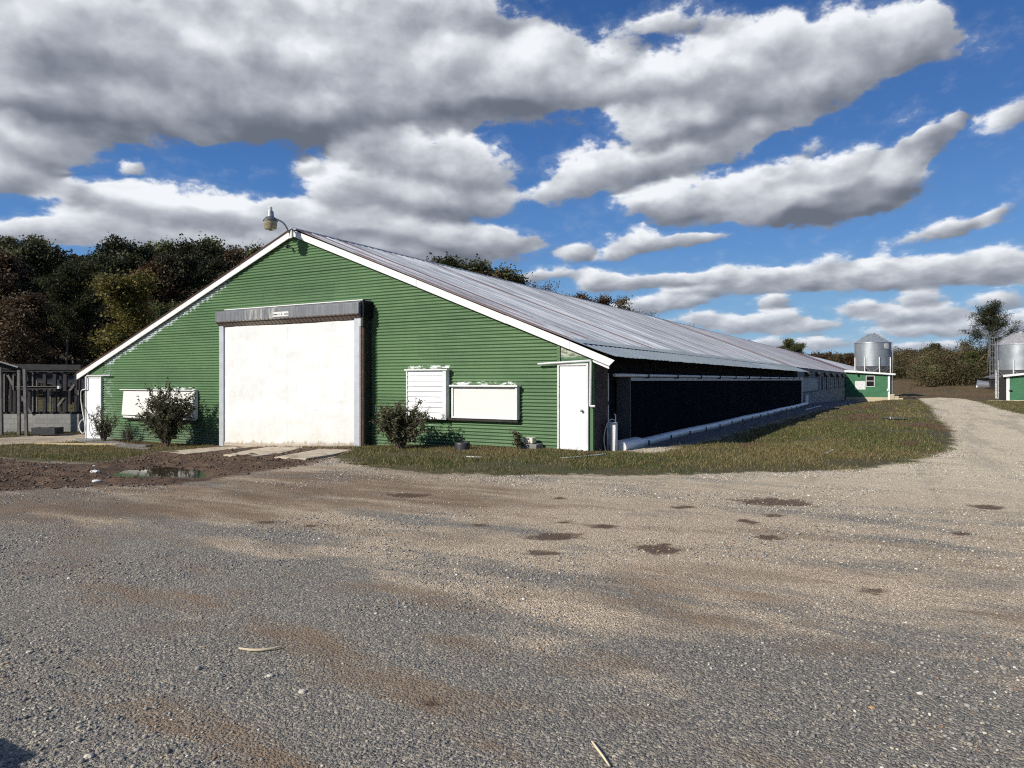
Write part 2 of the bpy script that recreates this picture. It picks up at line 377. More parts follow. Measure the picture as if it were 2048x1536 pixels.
class MB:
    def __init__(s): s.v = []; s.f = []
    def add(s, vs, fs):
        b = len(s.v); s.v += [tuple(map(float, p)) for p in vs]; s.f += [tuple(i + b for i in f) for f in fs]; return s
    def box(s, x0, x1, y0, y1, z0, z1):
        x0, x1 = sorted((x0, x1)); y0, y1 = sorted((y0, y1)); z0, z1 = sorted((z0, z1))
        return s.add([(x0, y0, z0), (x1, y0, z0), (x1, y1, z0), (x0, y1, z0), (x0, y0, z1), (x1, y0, z1), (x1, y1, z1), (x0, y1, z1)],
                     [(0, 3, 2, 1), (4, 5, 6, 7), (0, 1, 5, 4), (1, 2, 6, 5), (2, 3, 7, 6), (3, 0, 4, 7)])
    def bar(s, a, b, w, h, up=(0, 0, 1)):   # box beam from a to b, w sideways, h along up
        a = Vector(a); b = Vector(b); d = (b - a).normalized(); u = Vector(up)
        sd = d.cross(u)
        if sd.length < 1e-4: sd = d.cross(Vector((0, 1, 0)))
        sd.normalize(); u = sd.cross(d).normalized()
        vs = []
        for p in (a, b):
            for i, j in ((-1, -1), (1, -1), (1, 1), (-1, 1)): vs.append(p + sd * (i * w / 2) + u * (j * h / 2))
        return s.add(vs, [(3, 2, 1, 0), (4, 5, 6, 7), (0, 1, 5, 4), (1, 2, 6, 5), (2, 3, 7, 6), (3, 0, 4, 7)])
    def tube(s, pts, r, n=8, cap=True):
        pts = [Vector(p) for p in pts]
        rs = r if isinstance(r, (list, tuple)) else [r] * len(pts)
        vs = []; fs = []; prev = None
        for i, p in enumerate(pts):
            d = (pts[min(i + 1, len(pts) - 1)] - pts[max(i - 1, 0)]).normalized()
            if prev is None:
                u = d.orthogonal().normalized()
            else:
                u = (prev - d * prev.dot(d))
                u = u.normalized() if u.length > 1e-5 else d.orthogonal().normalized()
            prev = u; w = d.cross(u)
            for k in range(n):
                a = 2 * math.pi * k / n; vs.append(p + (u * math.cos(a) + w * math.sin(a)) * rs[i])
        for i in range(len(pts) - 1):
            for k in range(n):
                k2 = (k + 1) % n; fs.append((i * n + k, i * n + k2, (i + 1) * n + k2, (i + 1) * n + k))
        if cap:
            fs.append(tuple(reversed(range(n)))); fs.append(tuple((len(pts) - 1) * n + k for k in range(n)))
        return s.add(vs, fs)
    def lathe(s, c, prof, n=24, axis='Z'):   # prof: (r, z) list
        c = Vector(c); vs = []; fs = []
        for (r, z) in prof:
            for k in range(n):
                a = 2 * math.pi * k / n
                q = (r * math.cos(a), r * math.sin(a), z)
                if axis == 'X': q = (z, r * math.cos(a), r * math.sin(a))
                if axis == 'Y': q = (r * math.cos(a), z, r * math.sin(a))
                vs.append(c + Vector(q))
        for i in range(len(prof) - 1):
            for k in range(n):
                k2 = (k + 1) % n; fs.append((i * n + k, i * n + k2, (i + 1) * n + k2, (i + 1) * n + k))
        fs.append(tuple(reversed(range(n)))); fs.append(tuple((len(prof) - 1) * n + k for k in range(n)))
        return s.add(vs, fs)
    def prism(s, poly, depth):   # poly: coplanar 3d points; extruded by vector depth
        n = len(poly); d = Vector(depth)
        vs = [Vector(p) for p in poly]; vs += [p + d for p in vs]
        fs = [tuple(range(n)), tuple(reversed(range(n, 2 * n)))]
        for i in range(n): j = (i + 1) % n; fs.append((i, i + n, j + n, j))
        return s.add(vs, fs)
    def build(s, name, mat, parent=None, smooth=None, bevel=0):
        off = Vector(parent_world(parent)) if parent is not None else Vector((0, 0, 0))
        me = bpy.data.meshes.new(name); me.from_pydata([tuple(Vector(v) - off) for v in s.v], [], s.f); me.update()
        import bmesh
        bm = bmesh.new(); bm.from_mesh(me); bmesh.ops.recalc_face_normals(bm, faces=bm.faces); bm.to_mesh(me); bm.free()
        if smooth:
            me.polygons.foreach_set('use_smooth', np.ones(len(me.polygons), bool)); me.set_sharp_from_angle(angle=R_(smooth))
        o = link(name, me, mat, parent)
        if bevel:
            b = o.modifiers.new('bevel', 'BEVEL'); b.width = bevel; b.segments = 2; b.limit_method = 'ANGLE'
        return o
def parent_world(p):
    v = Vector((0, 0, 0))
    while p is not None: v += p.location; p = p.parent
    return v
def top_origin(o, base):   # move the origin of a top-level mesh to its base point
    b = Vector(base); o.data.transform(Matrix.Translation(-b)); o.location = b; return o

# ------------------------------------------------------------------ materials
def simple(name, col, rough=.6, metal=0, var=.15, scale=3.0, bumps=0.0, bscale=20, spec=.5, col2=None, c2amt=.5):
    m, N, b = newmat(name)
    tc = N.new('ShaderNodeTexCoord').outputs['Object']
    n = N.noise(tc, scale, 6, .6)
    c = N.mix(N.sstep(n, .3, .7), tuple(x * (1 - var) for x in col), tuple(min(1, x * (1 + var)) for x in col))
    if col2: c = N.mix(N.m('MULTIPLY', N.sstep(N.noise(tc, scale * 2.3, 8, .7), .52, .68), c2amt), c, col2)
    N.l.new(c, b.inputs['Base Color'])
    b.inputs['Roughness'].default_value = rough; b.inputs['Metallic'].default_value = metal
    b.inputs['Specular IOR Level'].default_value = spec
    if bumps: N.l.new(N.bump(N.noise(tc, bscale, 5, .6), bumps, .01), b.inputs['Normal'])
    return m
M = {}
M['white'] = simple('white_paint', (.70, .70, .685), .5, var=.05, col2=(.50, .47, .42), c2amt=.35, scale=2)
M['cream'] = simple('cream_panel', (.70, .685, .635), .55, var=.05, scale=1.5)
M['door'] = simple('door_paint', (.72, .73, .74), .4, var=.03)
M['trim'] = simple('dull_white_trim', (.60, .60, .58), .6, var=.12, scale=6)
M['pvc'] = simple('white_pipe', (.60, .60, .60), .35, var=.06, scale=2, col2=(.45, .42, .36), c2amt=.3)
M['galv'] = simple('galvanised_steel', (.30, .315, .34), .45, .6, var=.2, scale=4, col2=(.6, .62, .64), c2amt=.5)
M['channel'] = simple('aluminium_channel', (.50, .52, .55), .45, .35, var=.1, scale=3)
M['dark'] = simple('dark_steel', (.025, .023, .022), .6, .3, var=.4, scale=8, col2=(.10, .05, .03), c2amt=.6)
M['rust'] = simple('rusty_steel', (.16, .075, .045), .8, .1, var=.4, scale=10)
M['black'] = simple('black_void', (.012, .012, .013), .9, var=.3, spec=.1)
M['hose'] = simple('hose_rubber', (.55, .55, .50), .5, var=.1)
M['wood'] = simple('grey_lumber', (.017, .016, .017), .85, var=.35, scale=5, bumps=.4, col2=(.04, .037, .034), c2amt=.4)
M['wood2'] = simple('pale_lumber', (.12, .11, .10), .85, var=.3, scale=5, bumps=.3)
M['plank'] = simple('yellow_pine', (.62, .47, .25), .7, var=.15, scale=4)
M['tyre'] = simple('black_rubber', (.03, .03, .032), .5, var=.3)
M['block'] = None
M['plywood'] = simple('dark_plywood', (.055, .035, .03), .85, var=.4, scale=3, bumps=.3)
M['concrete'] = simple('concrete', (.44, .37, .27), .9, var=.2, scale=2, bumps=.3, bscale=40, col2=(.13, .085, .055), c2amt=.95)
M['concrete2'] = simple('grey_concrete', (.20, .19, .18), .9, var=.25, scale=2, bumps=.4, bscale=25)
M['tan'] = simple('tan_block', (.62, .58, .46), .8, var=.1)
M['bark'] = simple('bark', (.11, .095, .08), .95, var=.35, scale=6, bumps=.6, bscale=12)
M['palebark'] = simple('pale_bark', (.20, .18, .16), .95, var=.35, scale=6, bumps=.5, bscale=12)
M['twig'] = simple('twig_bark', (.13, .095, .07), .9, var=.3)
M['shedroof'] = simple('weathered_tin', (.17, .165, .17), .6, .3, var=.25, scale=1.5)
M['stick'] = simple('pale_dry_stick', (.62, .52, .34), .8, var=.15)

def green_paint(name, corr=False):
    m, N, b = newmat(name)
    tc = N.new('ShaderNodeNewGeometry').outputs['Position']
    s = N.sep(tc)
    n = N.noise(tc, .8, 5, .6); n2 = N.noise(N.map(tc, sc=(1.2, 1, 14)), 1.0, 4, .6); n3 = N.noise(N.map(tc, sc=(7, 1, .6)), 1.0, 5, .6)
    base = N.mix(N.sstep(n, .3, .7), (0.0605, 0.1251, 0.0528), (0.0842, 0.1569, 0.0660))
    base = N.mix(N.m('MULTIPLY', N.sstep(n2, .45, .75), .35), base, (0.1242, 0.2120, 0.0935))
    base = N.mix(N.m('MULTIPLY', N.sstep(n3, .50, .75), .32), base, (0.0486, 0.1060, 0.0550))
    # sheet tone differences
    sh = N.new('ShaderNodeTexWhiteNoise'); sh.noise_dimensions = '2D'
    N.l.new(N.comb(N.m('FLOOR', N.m('DIVIDE', N.m('ADD', s[0], 40), 2.9)), N.m('FLOOR', N.m('DIVIDE', N.m('ADD', s[2], 5), .78))), sh.inputs[0])
    base = N.mix(N.m('MULTIPLY', N.m('SUBTRACT', sh.outputs[0], .2), .42), base, (.10, .20, .085))
    if corr:
        def box(x0, x1, z0, z1, soft):
            d = N.m('MINIMUM', N.m('MINIMUM', N.m('SUBTRACT', s[0], x0), N.m('SUBTRACT', x1, s[0])), N.m('MINIMUM', N.m('SUBTRACT', s[2], z0), N.m('SUBTRACT', z1, s[2])))
            return N.sstep(d, -soft, soft)
        pn = N.noise(N.map(tc, sc=(3.0, 1, 9)), 1.6, 8, .75)
        pat = None
        for (a, c, e, soft, th) in PEEL:
            e *= .88
            x0, z1 = on_y(a[0], a[1], 14.5); x1, z0 = on_y(c[0], c[1], 14.5)
            k = N.sstep(N.m('SUBTRACT', N.m('MULTIPLY', box(x0, x1, z0, z1, soft), e), pn), th, th + .05)
            pat = k if pat is None else N.m('MAXIMUM', pat, k)
        base = N.mix(pat, base, (.72, .74, .72))
        # bare strip under the left rake board
        d = N.m('SUBTRACT', N.m('ADD', RZ, N.m('MULTIPLY', N.m('SUBTRACT', s[0], RX), RS)), s[2])
        k = N.m('MULTIPLY', N.sstep(d, .62, .12), N.m('MULTIPLY', N.sstep(s[0], -17.3, -19.0), N.sstep(s[0], -25.4, -24.6)))
        pn2 = N.noise(N.map(tc, sc=(2.5, 1, 1)), 3.5, 8, .72)
        kk = N.sstep(N.m('ADD', N.m('MULTIPLY', k, .50), N.m('MULTIPLY', N.m('SUBTRACT', pn2, .5), 1.1)), .27, .38)
        base = N.mix(N.m('MULTIPLY', kk, .85), base, (.50, .55, .56))
        # a few bare chips by the right rake
        d2 = N.m('SUBTRACT', N.m('SUBTRACT', RZ, N.m('MULTIPLY', N.m('SUBTRACT', s[0], RX), .389)), s[2])
        k2 = N.m('MULTIPLY', N.sstep(d2, .34, .1), N.sstep(s[0], -12.5, -10.5))
        kk2 = N.sstep(N.m('ADD', N.m('MULTIPLY', k2, .2), N.noise(N.map(tc, sc=(1.3, 1, 6)), 1.6, 5, .6)), .72, .76)
        base = N.mix(kk2, base, (.42, .46, .50))
        # ground splash
        gz = N.m('ADD', s[2], N.m('MULTIPLY', pn, .5))
        base = N.mix(N.m('MULTIPLY', N.sstep(gz, .55, -.1), .5), base, (.10, .12, .085))
        # left strip beside the door
        k3 = N.m('MULTIPLY', N.sstep(s[0], -24.15, -24.6), N.sstep(pn, .5, .6))
        base = N.mix(N.m('MULTIPLY', k3, .5), base, (.45, .5, .5))
    N.l.new(base, b.inputs['Base Color'])
    b.inputs['Roughness'].default_value = .5; b.inputs['Specular IOR Level'].default_value = .35
    N.l.new(N.bump(N.noise(tc, 60, 4, .6), .15, .004), b.inputs['Normal'])
    return m

# ---- key barn dimensions, all recovered from the photograph's perspective
GY = 14.5                     # plane of the gable wall
FYF = 14.40                   # face of the rake boards
RX, RZ = on_y(586, 459, FYF)  # ridge
LX, LZ = on_y(153, 750, FYF)  # left eave tip
BX, BZ = on_y(1140, 683, FYF) # where the eave extension starts
EX, EZ = on_y(1229, 716, FYF) # right eave tip
RS = (RZ - LZ) / (RX - LX)
SS = (RZ - BZ) / (BX - RX)
WLX = -25.85; WRX = -6.12
ROOF_END = 262.0
PEEL = [((484, 0), (0, 0), 0, 0, 0)]
PEEL = [((812, 728), (902, 744), 1.25, .06, .60), ((893, 738), (912, 772), 1.15, .05, .62), ((900, 760), (1034, 777), 1.25, .05, .60), ((1030, 785), (1048, 845), 1.15, .05, .62), ((930, 838), (1040, 860), 1.1, .06, .66), ((812, 840), (870, 856), 1.15, .06, .6),
        ((300, 772), (392, 786), 1.25, .05, .60), ((246, 776), (300, 785), 1.1, .05, .66)]
M['green'] = green_paint('green_corrugated_paint', True)
M['greenboard'] = green_paint('green_board_paint')

def roof_mat():
    m, N, b = newmat('weathered_roof_tin')
    tc = N.new('ShaderNodeNewGeometry').outputs['Position']; s = N.sep(tc)
    xx, yy = s[0], s[1]
    sheet = N.new('ShaderNodeTexWhiteNoise'); sheet.noise_dimensions = '1D'
    N.l.new(N.m('FLOOR', N.m('DIVIDE', yy, .61)), sheet.inputs['W'])
    st = N.noise(N.comb(N.m('MULTIPLY', xx, .10), N.m('MULTIPLY', yy, 5.5)), 1.0, 5, .65)
    st2 = N.noise(N.comb(N.m('MULTIPLY', xx, .35), N.m('MULTIPLY', yy, 2.2)), 1.0, 6, .65)
    big = N.noise(N.comb(N.m('MULTIPLY', xx, .25), N.m('MULTIPLY', yy, .12)), 1.0, 4, .6)
    base = N.mix(sheet.outputs[0], (.56, .575, .58), (.86, .86, .85))
    fl = N.noise(N.comb(N.m('MULTIPLY', xx, .06), N.m('MULTIPLY', yy, 9.0)), 1.0, 3, .6)
    base = N.mix(N.m('MULTIPLY', N.sstep(fl, .5, .62), .55), base, (.25, .27, .30))
    base = N.mix(N.sstep(st2, .4, .65), base, (.34, .36, .38))
    # how rusty each stretch of the roof is
    yr = N.m('DIVIDE', yy, 260.0)
    rustiness = N.ramp(yr, [(0, (.50,) * 3), (14.5 / 260, (.60,) * 3), (19.5 / 260, (.56,) * 3), (21.5 / 260, (.06,) * 3), (27 / 260, (.10,) * 3), (30 / 260, (.55,) * 3), (45 / 260, (.50,) * 3), (80 / 260, (.62,) * 3), (104 / 260, (.62,) * 3), (106 / 260, (1.0,) * 3), (124 / 260, (1.0,) * 3), (126 / 260, (.25,) * 3), (1, (.1,) * 3)])
    def stripes(per, seed, frac, lo, hi):
        cellv = N.m('FLOOR', N.m('DIVIDE', yy, per)); wn = N.new('ShaderNodeTexWhiteNoise'); wn.noise_dimensions = '2D'
        N.l.new(N.comb(cellv, seed), wn.inputs[0]); c3 = N.sep(wn.outputs['Color'])
        on = N.sstep(N.m('SUBTRACT', N.m('MULTIPLY', rustiness, frac), c3[0]), 0, .02)
        ff = N.m('ABSOLUTE', N.m('SUBTRACT', N.m('FRACT', N.m('DIVIDE', yy, per)), N.m('ADD', .3, N.m('MULTIPLY', c3[1], .4))))
        wd = N.sstep(ff, hi, lo)
        ln = N.sstep(N.noise(N.comb(N.m('MULTIPLY', xx, .33), N.m('MULTIPLY', cellv, 7.3)), 1.0, 5, .7), .32, .44)
        return N.m('MULTIPLY', N.m('MULTIPLY', on, wd), ln)
    k = N.m('MAXIMUM', stripes(.305, 1.5, 1.0, .10, .20), stripes(.13, 9.5, .45, .16, .32))
    k = N.m('MAXIMUM', k, N.m('MULTIPLY', N.sstep(rustiness, .85, 1.0), .8))
    rc = N.mix(N.sstep(st, .45, .7), (.19, .075, .050), (.27, .11, .065))
    base = N.mix(N.m('MULTIPLY', k, .92), base, rc)
    # uniform light rust bloom further along
    bl = N.m('MULTIPLY', N.sstep(yy, 26, 75), N.m('MULTIPLY', rustiness, N.sstep(big, .25, .7)))
    base = N.mix(N.m('MULTIPLY', bl, .38), base, (.36, .22, .18))
    N.l.new(base, b.inputs['Base Color'])
    b.inputs['Metallic'].default_value = .08; b.inputs['Roughness'].default_value = .55
    N.l.new(N.bump(N.noise(tc, 8, 4, .6), .12, .01), b.inputs['Normal'])
    return m
M['roof'] = roof_mat()
M['newtin'] = simple('new_grey_tin', (.40, .45, .45), .45, .3, var=.08, scale=1.0)

SEAMX = on_y(572, 760, 14.15)[0]
def curtain_mat():
    m, N, b = newmat('white_curtain')
    tc = N.new('ShaderNodeNewGeometry').outputs['Position']; s = N.sep(tc)
    n = N.noise(tc, 2.0, 6, .6)
    c = N.mix(N.sstep(n, .35, .7), (.72, .72, .705), (.66, .66, .64))
    dirt = N.noise(N.map(tc, sc=(3, 1, 1)), 2.0, 8, .7)
    zz = N.m('ADD', s[2], N.m('MULTIPLY', N.m('SUBTRACT', dirt, .5), .35))
    zz = N.m('SUBTRACT', zz, N.m('MULTIPLY', N.m('ADD', s[0], 18.6), .034))
    c = N.mix(N.m('MULTIPLY', N.sstep(zz, .7, -.3), .28), c, (.60, .54, .42))
    c = N.mix(N.m('MULTIPLY', N.sstep(zz, -.22, -.32), .7), c, (.27, .19, .11))
    sp = N.vor(tc, 1.6); c = N.mix(N.m('MULTIPLY', N.sstep(sp, .035, .02), .5), c, (.2, .17, .12))
    N.l.new(c, b.inputs['Base Color']); b.inputs['Roughness'].default_value = .45; b.inputs['Specular IOR Level'].default_value = .3
    w = N.noise(N.map(tc, rot=(0, R_(38), 0), sc=(1.5, 1, .22)), 1.0, 2, .5, .6)
    w2 = N.noise(N.map(tc, rot=(0, R_(-12), 0), sc=(.25, 1, 1.5)), 1.0, 2, .5, .5)
    rid = N.sstep(N.m('ABSOLUTE', N.m('SUBTRACT', w, .5)), 0.0, .022); rid2 = N.sstep(N.m('ABSOLUTE', N.m('SUBTRACT', w2, .52)), 0, .02)
    seam = N.sstep(N.m('ABSOLUTE', N.m('ADD', s[0], -SEAMX)), .0, .02)
    soft = N.noise(N.map(tc, rot=(0, R_(30), 0), sc=(2.2, 1, .6)), 1.0, 3, .5)
    hgt = N.m('ADD', N.m('ADD', N.m('MULTIPLY', rid, .12), N.m('MULTIPLY', soft, 1.6)), N.m('MULTIPLY', seam, .25))
    N.l.new(N.bump(hgt, .8, .03), b.inputs['Normal'])
    return m
M['curtain'] = curtain_mat()

def hood_mat():
    m, N, b = newmat('hood_steel')
    tc = N.new('ShaderNodeNewGeometry').outputs['Position']; s = N.sep(tc)
    n = N.noise(N.map(tc, sc=(6, 1, .5)), 2.0, 6, .7)
    c = N.mix(N.sstep(n, .4, .7), (.155, .16, .17), (.24, .245, .25))
    k = N.m('MULTIPLY', N.sstep(n, .45, .6), N.m('MULTIPLY', N.sstep(s[0], -17.2, -16.6), N.sstep(s[0], -15.4, -16.0)))
    c = N.mix(N.m('MULTIPLY', k, .7), c, (.55, .52, .46))
    N.l.new(c, b.inputs['Base Color']); b.inputs['Metallic'].default_value = .3; b.inputs['Roughness'].default_value = .45
    return m
M['hood'] = hood_mat()

def pad_mat():
    m, N, b = newmat('cooling_pad')
    tc = N.new('ShaderNodeNewGeometry').outputs['Position']
    n = N.noise(N.map(tc, sc=(1, 1.2, .3)), 1.0, 5, .6); v = N.noise(N.map(tc, sc=(1, 30, 2)), 1.0, 3, .6)
    c = N.mix(N.sstep(n, .35, .7), (0.0035, 0.0045, 0.0080), (0.0070, 0.0084, 0.0136)); c = N.mix(N.m('MULTIPLY', N.sstep(v, .5, .7), .6), c, (0.0021, 0.0024, 0.0044))
    N.l.new(c, b.inputs['Base Color']); b.inputs['Roughness'].default_value = 1.0; b.inputs['Specular IOR Level'].default_value = .04
    N.l.new(N.bump(v, .8, .02), b.inputs['Normal'])
    return m
M['pad'] = pad_mat()

def block_mat(name, base, mortar, bw=.4, bh=.2, stain=(.45, .42, .30)):
    m, N, b = newmat(name)
    tc = N.new('ShaderNodeTexCoord').outputs['Object']; s = N.sep(tc)
    br = N.new('ShaderNodeTexBrick'); N.l.new(N.comb(N.m('ADD', s[0], s[1]), s[2]), br.inputs['Vector'])
    br.inputs['Scale'].default_value = 1; br.inputs['Brick Width'].default_value = bw; br.inputs['Row Height'].default_value = bh; br.inputs['Mortar Size'].default_value = .008
    br.inputs['Color1'].default_value = (*base, 1); br.inputs['Color2'].default_value = (*[x * .8 for x in base], 1); br.inputs['Mortar'].default_value = (*mortar, 1)
    c = N.mix(N.m('MULTIPLY', N.sstep(N.noise(tc, 2.5, 7, .65), .5, .7), .6), br.outputs[0], stain)
    N.l.new(c, b.inputs['Base Color']); b.inputs['Roughness'].default_value = .9
    N.l.new(N.bump(N.m('SUBTRACT', N.noise(tc, 30, 4, .6), br.outputs['Fac']), .4, .01), b.inputs['Normal'])
    return m
M['block'] = block_mat('grey_block', (.27, .265, .24), (.15, .15, .15))
M['block2'] = block_mat('tan_block_base', (.50, .42, .28), (.35, .30, .2), .6, .25)

def board_mat(name, a, c, width, axis=2, dark=(.02, .02, .02), chips=None, bands=True):
    """painted board siding: a dark joint every `width` metres along an axis"""
    m, N, b = newmat(name)
    tc = N.new('ShaderNodeNewGeometry').outputs['Position']; s = N.sep(tc)
    n = N.noise(tc, 1.4, 7, .65)
    col = N.mix(N.sstep(n, .35, .65), a, c)
    fr = N.m('FRACT', N.m('DIVIDE', s[axis], width))
    if bands: col = N.mix(N.sstep(N.m('ABSOLUTE', N.m('SUBTRACT', fr, .5)), .455, .5), col, dark)
    if chips: col = N.mix(N.m('MULTIPLY', N.sstep(N.noise(tc, 2.2, 9, .75), .52, .6), .8), col, chips)
    N.l.new(col, b.inputs['Base Color']); b.inputs['Roughness'].default_value = .75
    N.l.new(N.bump(N.m('ADD', fr, N.m('MULTIPLY', N.noise(tc, 40, 4, .6), .2)), .5, .015), b.inputs['Normal'])
    return m
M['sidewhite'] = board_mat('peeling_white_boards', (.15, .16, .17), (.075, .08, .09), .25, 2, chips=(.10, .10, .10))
M['grncorr'] = board_mat('green_lap_boards', (.035, .135, .062), (.05, .165, .08), .23, 2, dark=(.02, .07, .035))
M['greyboards'] = board_mat('weathered_grey_boards', (.36, .35, .34), (.20, .19, .18), .3, 0, chips=(.07, .065, .06))

def bin_mat():
    m, N, b = newmat('corrugated_bin_steel')
    tc = N.new('ShaderNodeTexCoord').outputs['Object']; s = N.sep(tc)
    n = N.noise(N.map(tc, sc=(1.5, 1.5, .5)), 1.0, 5, .6)
    ring = N.new('ShaderNodeTexWhiteNoise'); ring.noise_dimensions = '1D'; N.l.new(N.m('FLOOR', N.m('DIVIDE', s[2], .95)), ring.inputs['W'])
    c = N.mix(N.sstep(n, .35, .7), (.24, .27, .29), (.34, .37, .39)); c = N.mix(N.m('MULTIPLY', ring.outputs[0], .35), c, (.28, .31, .33))
    N.l.new(c, b.inputs['Base Color']); b.inputs['Metallic'].default_value = .5; b.inputs['Roughness'].default_value = .48
    w = N.m('SINE', N.m('MULTIPLY', s[2], 2 * math.pi / .105))
    N.l.new(N.bump(w, .6, .012), b.inputs['Normal'])
    return m
M['bin'] = bin_mat()
M['binroof'] = simple('bin_roof_steel', (.33, .36, .38), .42, .5, var=.1, scale=2)
M['binroofrust'] = simple('rusty_bin_roof_steel', (.38, .38, .38), .5, .3, var=.1, scale=2, col2=(.22, .11, .08), c2amt=.9)

def leaf_mat(name, cols, rough=.6, trans=.25):
    m, N, b = newmat(name)
    g = N.new('ShaderNodeNewGeometry'); oi = N.new('ShaderNodeObjectInfo')
    c = N.ramp(g.outputs['Random Per Island'], [(i / max(1, len(cols) - 1), k) for i, k in enumerate(cols)])
    n = N.noise(g.outputs['Position'], .35, 3, .6)
    c = N.mix(N.m('MULTIPLY', N.sstep(n, .4, .65), .5), c, tuple(x * .55 for x in cols[0]))
    v = N.m('ADD', .72, N.m('MULTIPLY', oi.outputs['Random'], .5))
    hs = N.new('ShaderNodeHueSaturation'); N.l.new(c, hs.inputs['Color']); N.l.new(v, hs.inputs['Value'])
    N.l.new(N.m('ADD', .485, N.m('MULTIPLY', oi.outputs['Random'], .03)), hs.inputs['Hue'])
    N.l.new(hs.outputs[0], b.inputs['Base Color']); b.inputs['Roughness'].default_value = rough; b.inputs['Specular IOR Level'].default_value = .25
    tr = N.new('ShaderNodeBsdfTranslucent'); N.l.new(hs.outputs[0], tr.inputs[0])
    mx = N.new('ShaderNodeMixShader'); mx.inputs[0].default_value = trans
    N.l.new(b.outputs[0], mx.inputs[1]); N.l.new(tr.outputs[0], mx.inputs[2])
    N.l.new(mx.outputs[0], m.node_tree.nodes['Material Output'].inputs[0])
    return m
L = {
    'darkgreen': leaf_mat('leaf_dark_green', [(.028, .034, .014), (.048, .052, .022), (.075, .066, .032), (.034, .046, .018)]),
    'brown': leaf_mat('leaf_brown', [(0.0745, 0.0497, 0.0323), (0.1242, 0.0795, 0.0447), (0.1987, 0.1291, 0.0696), (0.0646, 0.0696, 0.0347)]),
    'russet': leaf_mat('leaf_russet', [(0.0765, 0.0306, 0.0153), (0.1275, 0.0476, 0.0204), (0.0850, 0.0578, 0.0255)]),
    'yellow': leaf_mat('leaf_yellow_green', [(0.1639, 0.1639, 0.0328), (0.2622, 0.2360, 0.0524), (0.1180, 0.1377, 0.0393), (0.3113, 0.2294, 0.0655)]),
    'olive': leaf_mat('leaf_olive', [(0.0607, 0.0758, 0.0253), (0.1011, 0.1163, 0.0379), (0.1390, 0.1111, 0.0455)]),
    'pine': leaf_mat('pine_needles', [(.026, .031, .010), (.040, .046, .015), (.060, .060, .022)]),
    'bush': leaf_mat('bush_leaf', [(.060, .080, .034), (.11, .12, .058), (.21, .17, .11), (.045, .055, .028)]),
    'hedge': leaf_mat('hedge_leaf', [(0.0281, 0.0374, 0.0112), (0.0468, 0.0515, 0.0168), (0.0562, 0.0421, 0.0187), (0.0281, 0.0206, 0.0112)]),
}

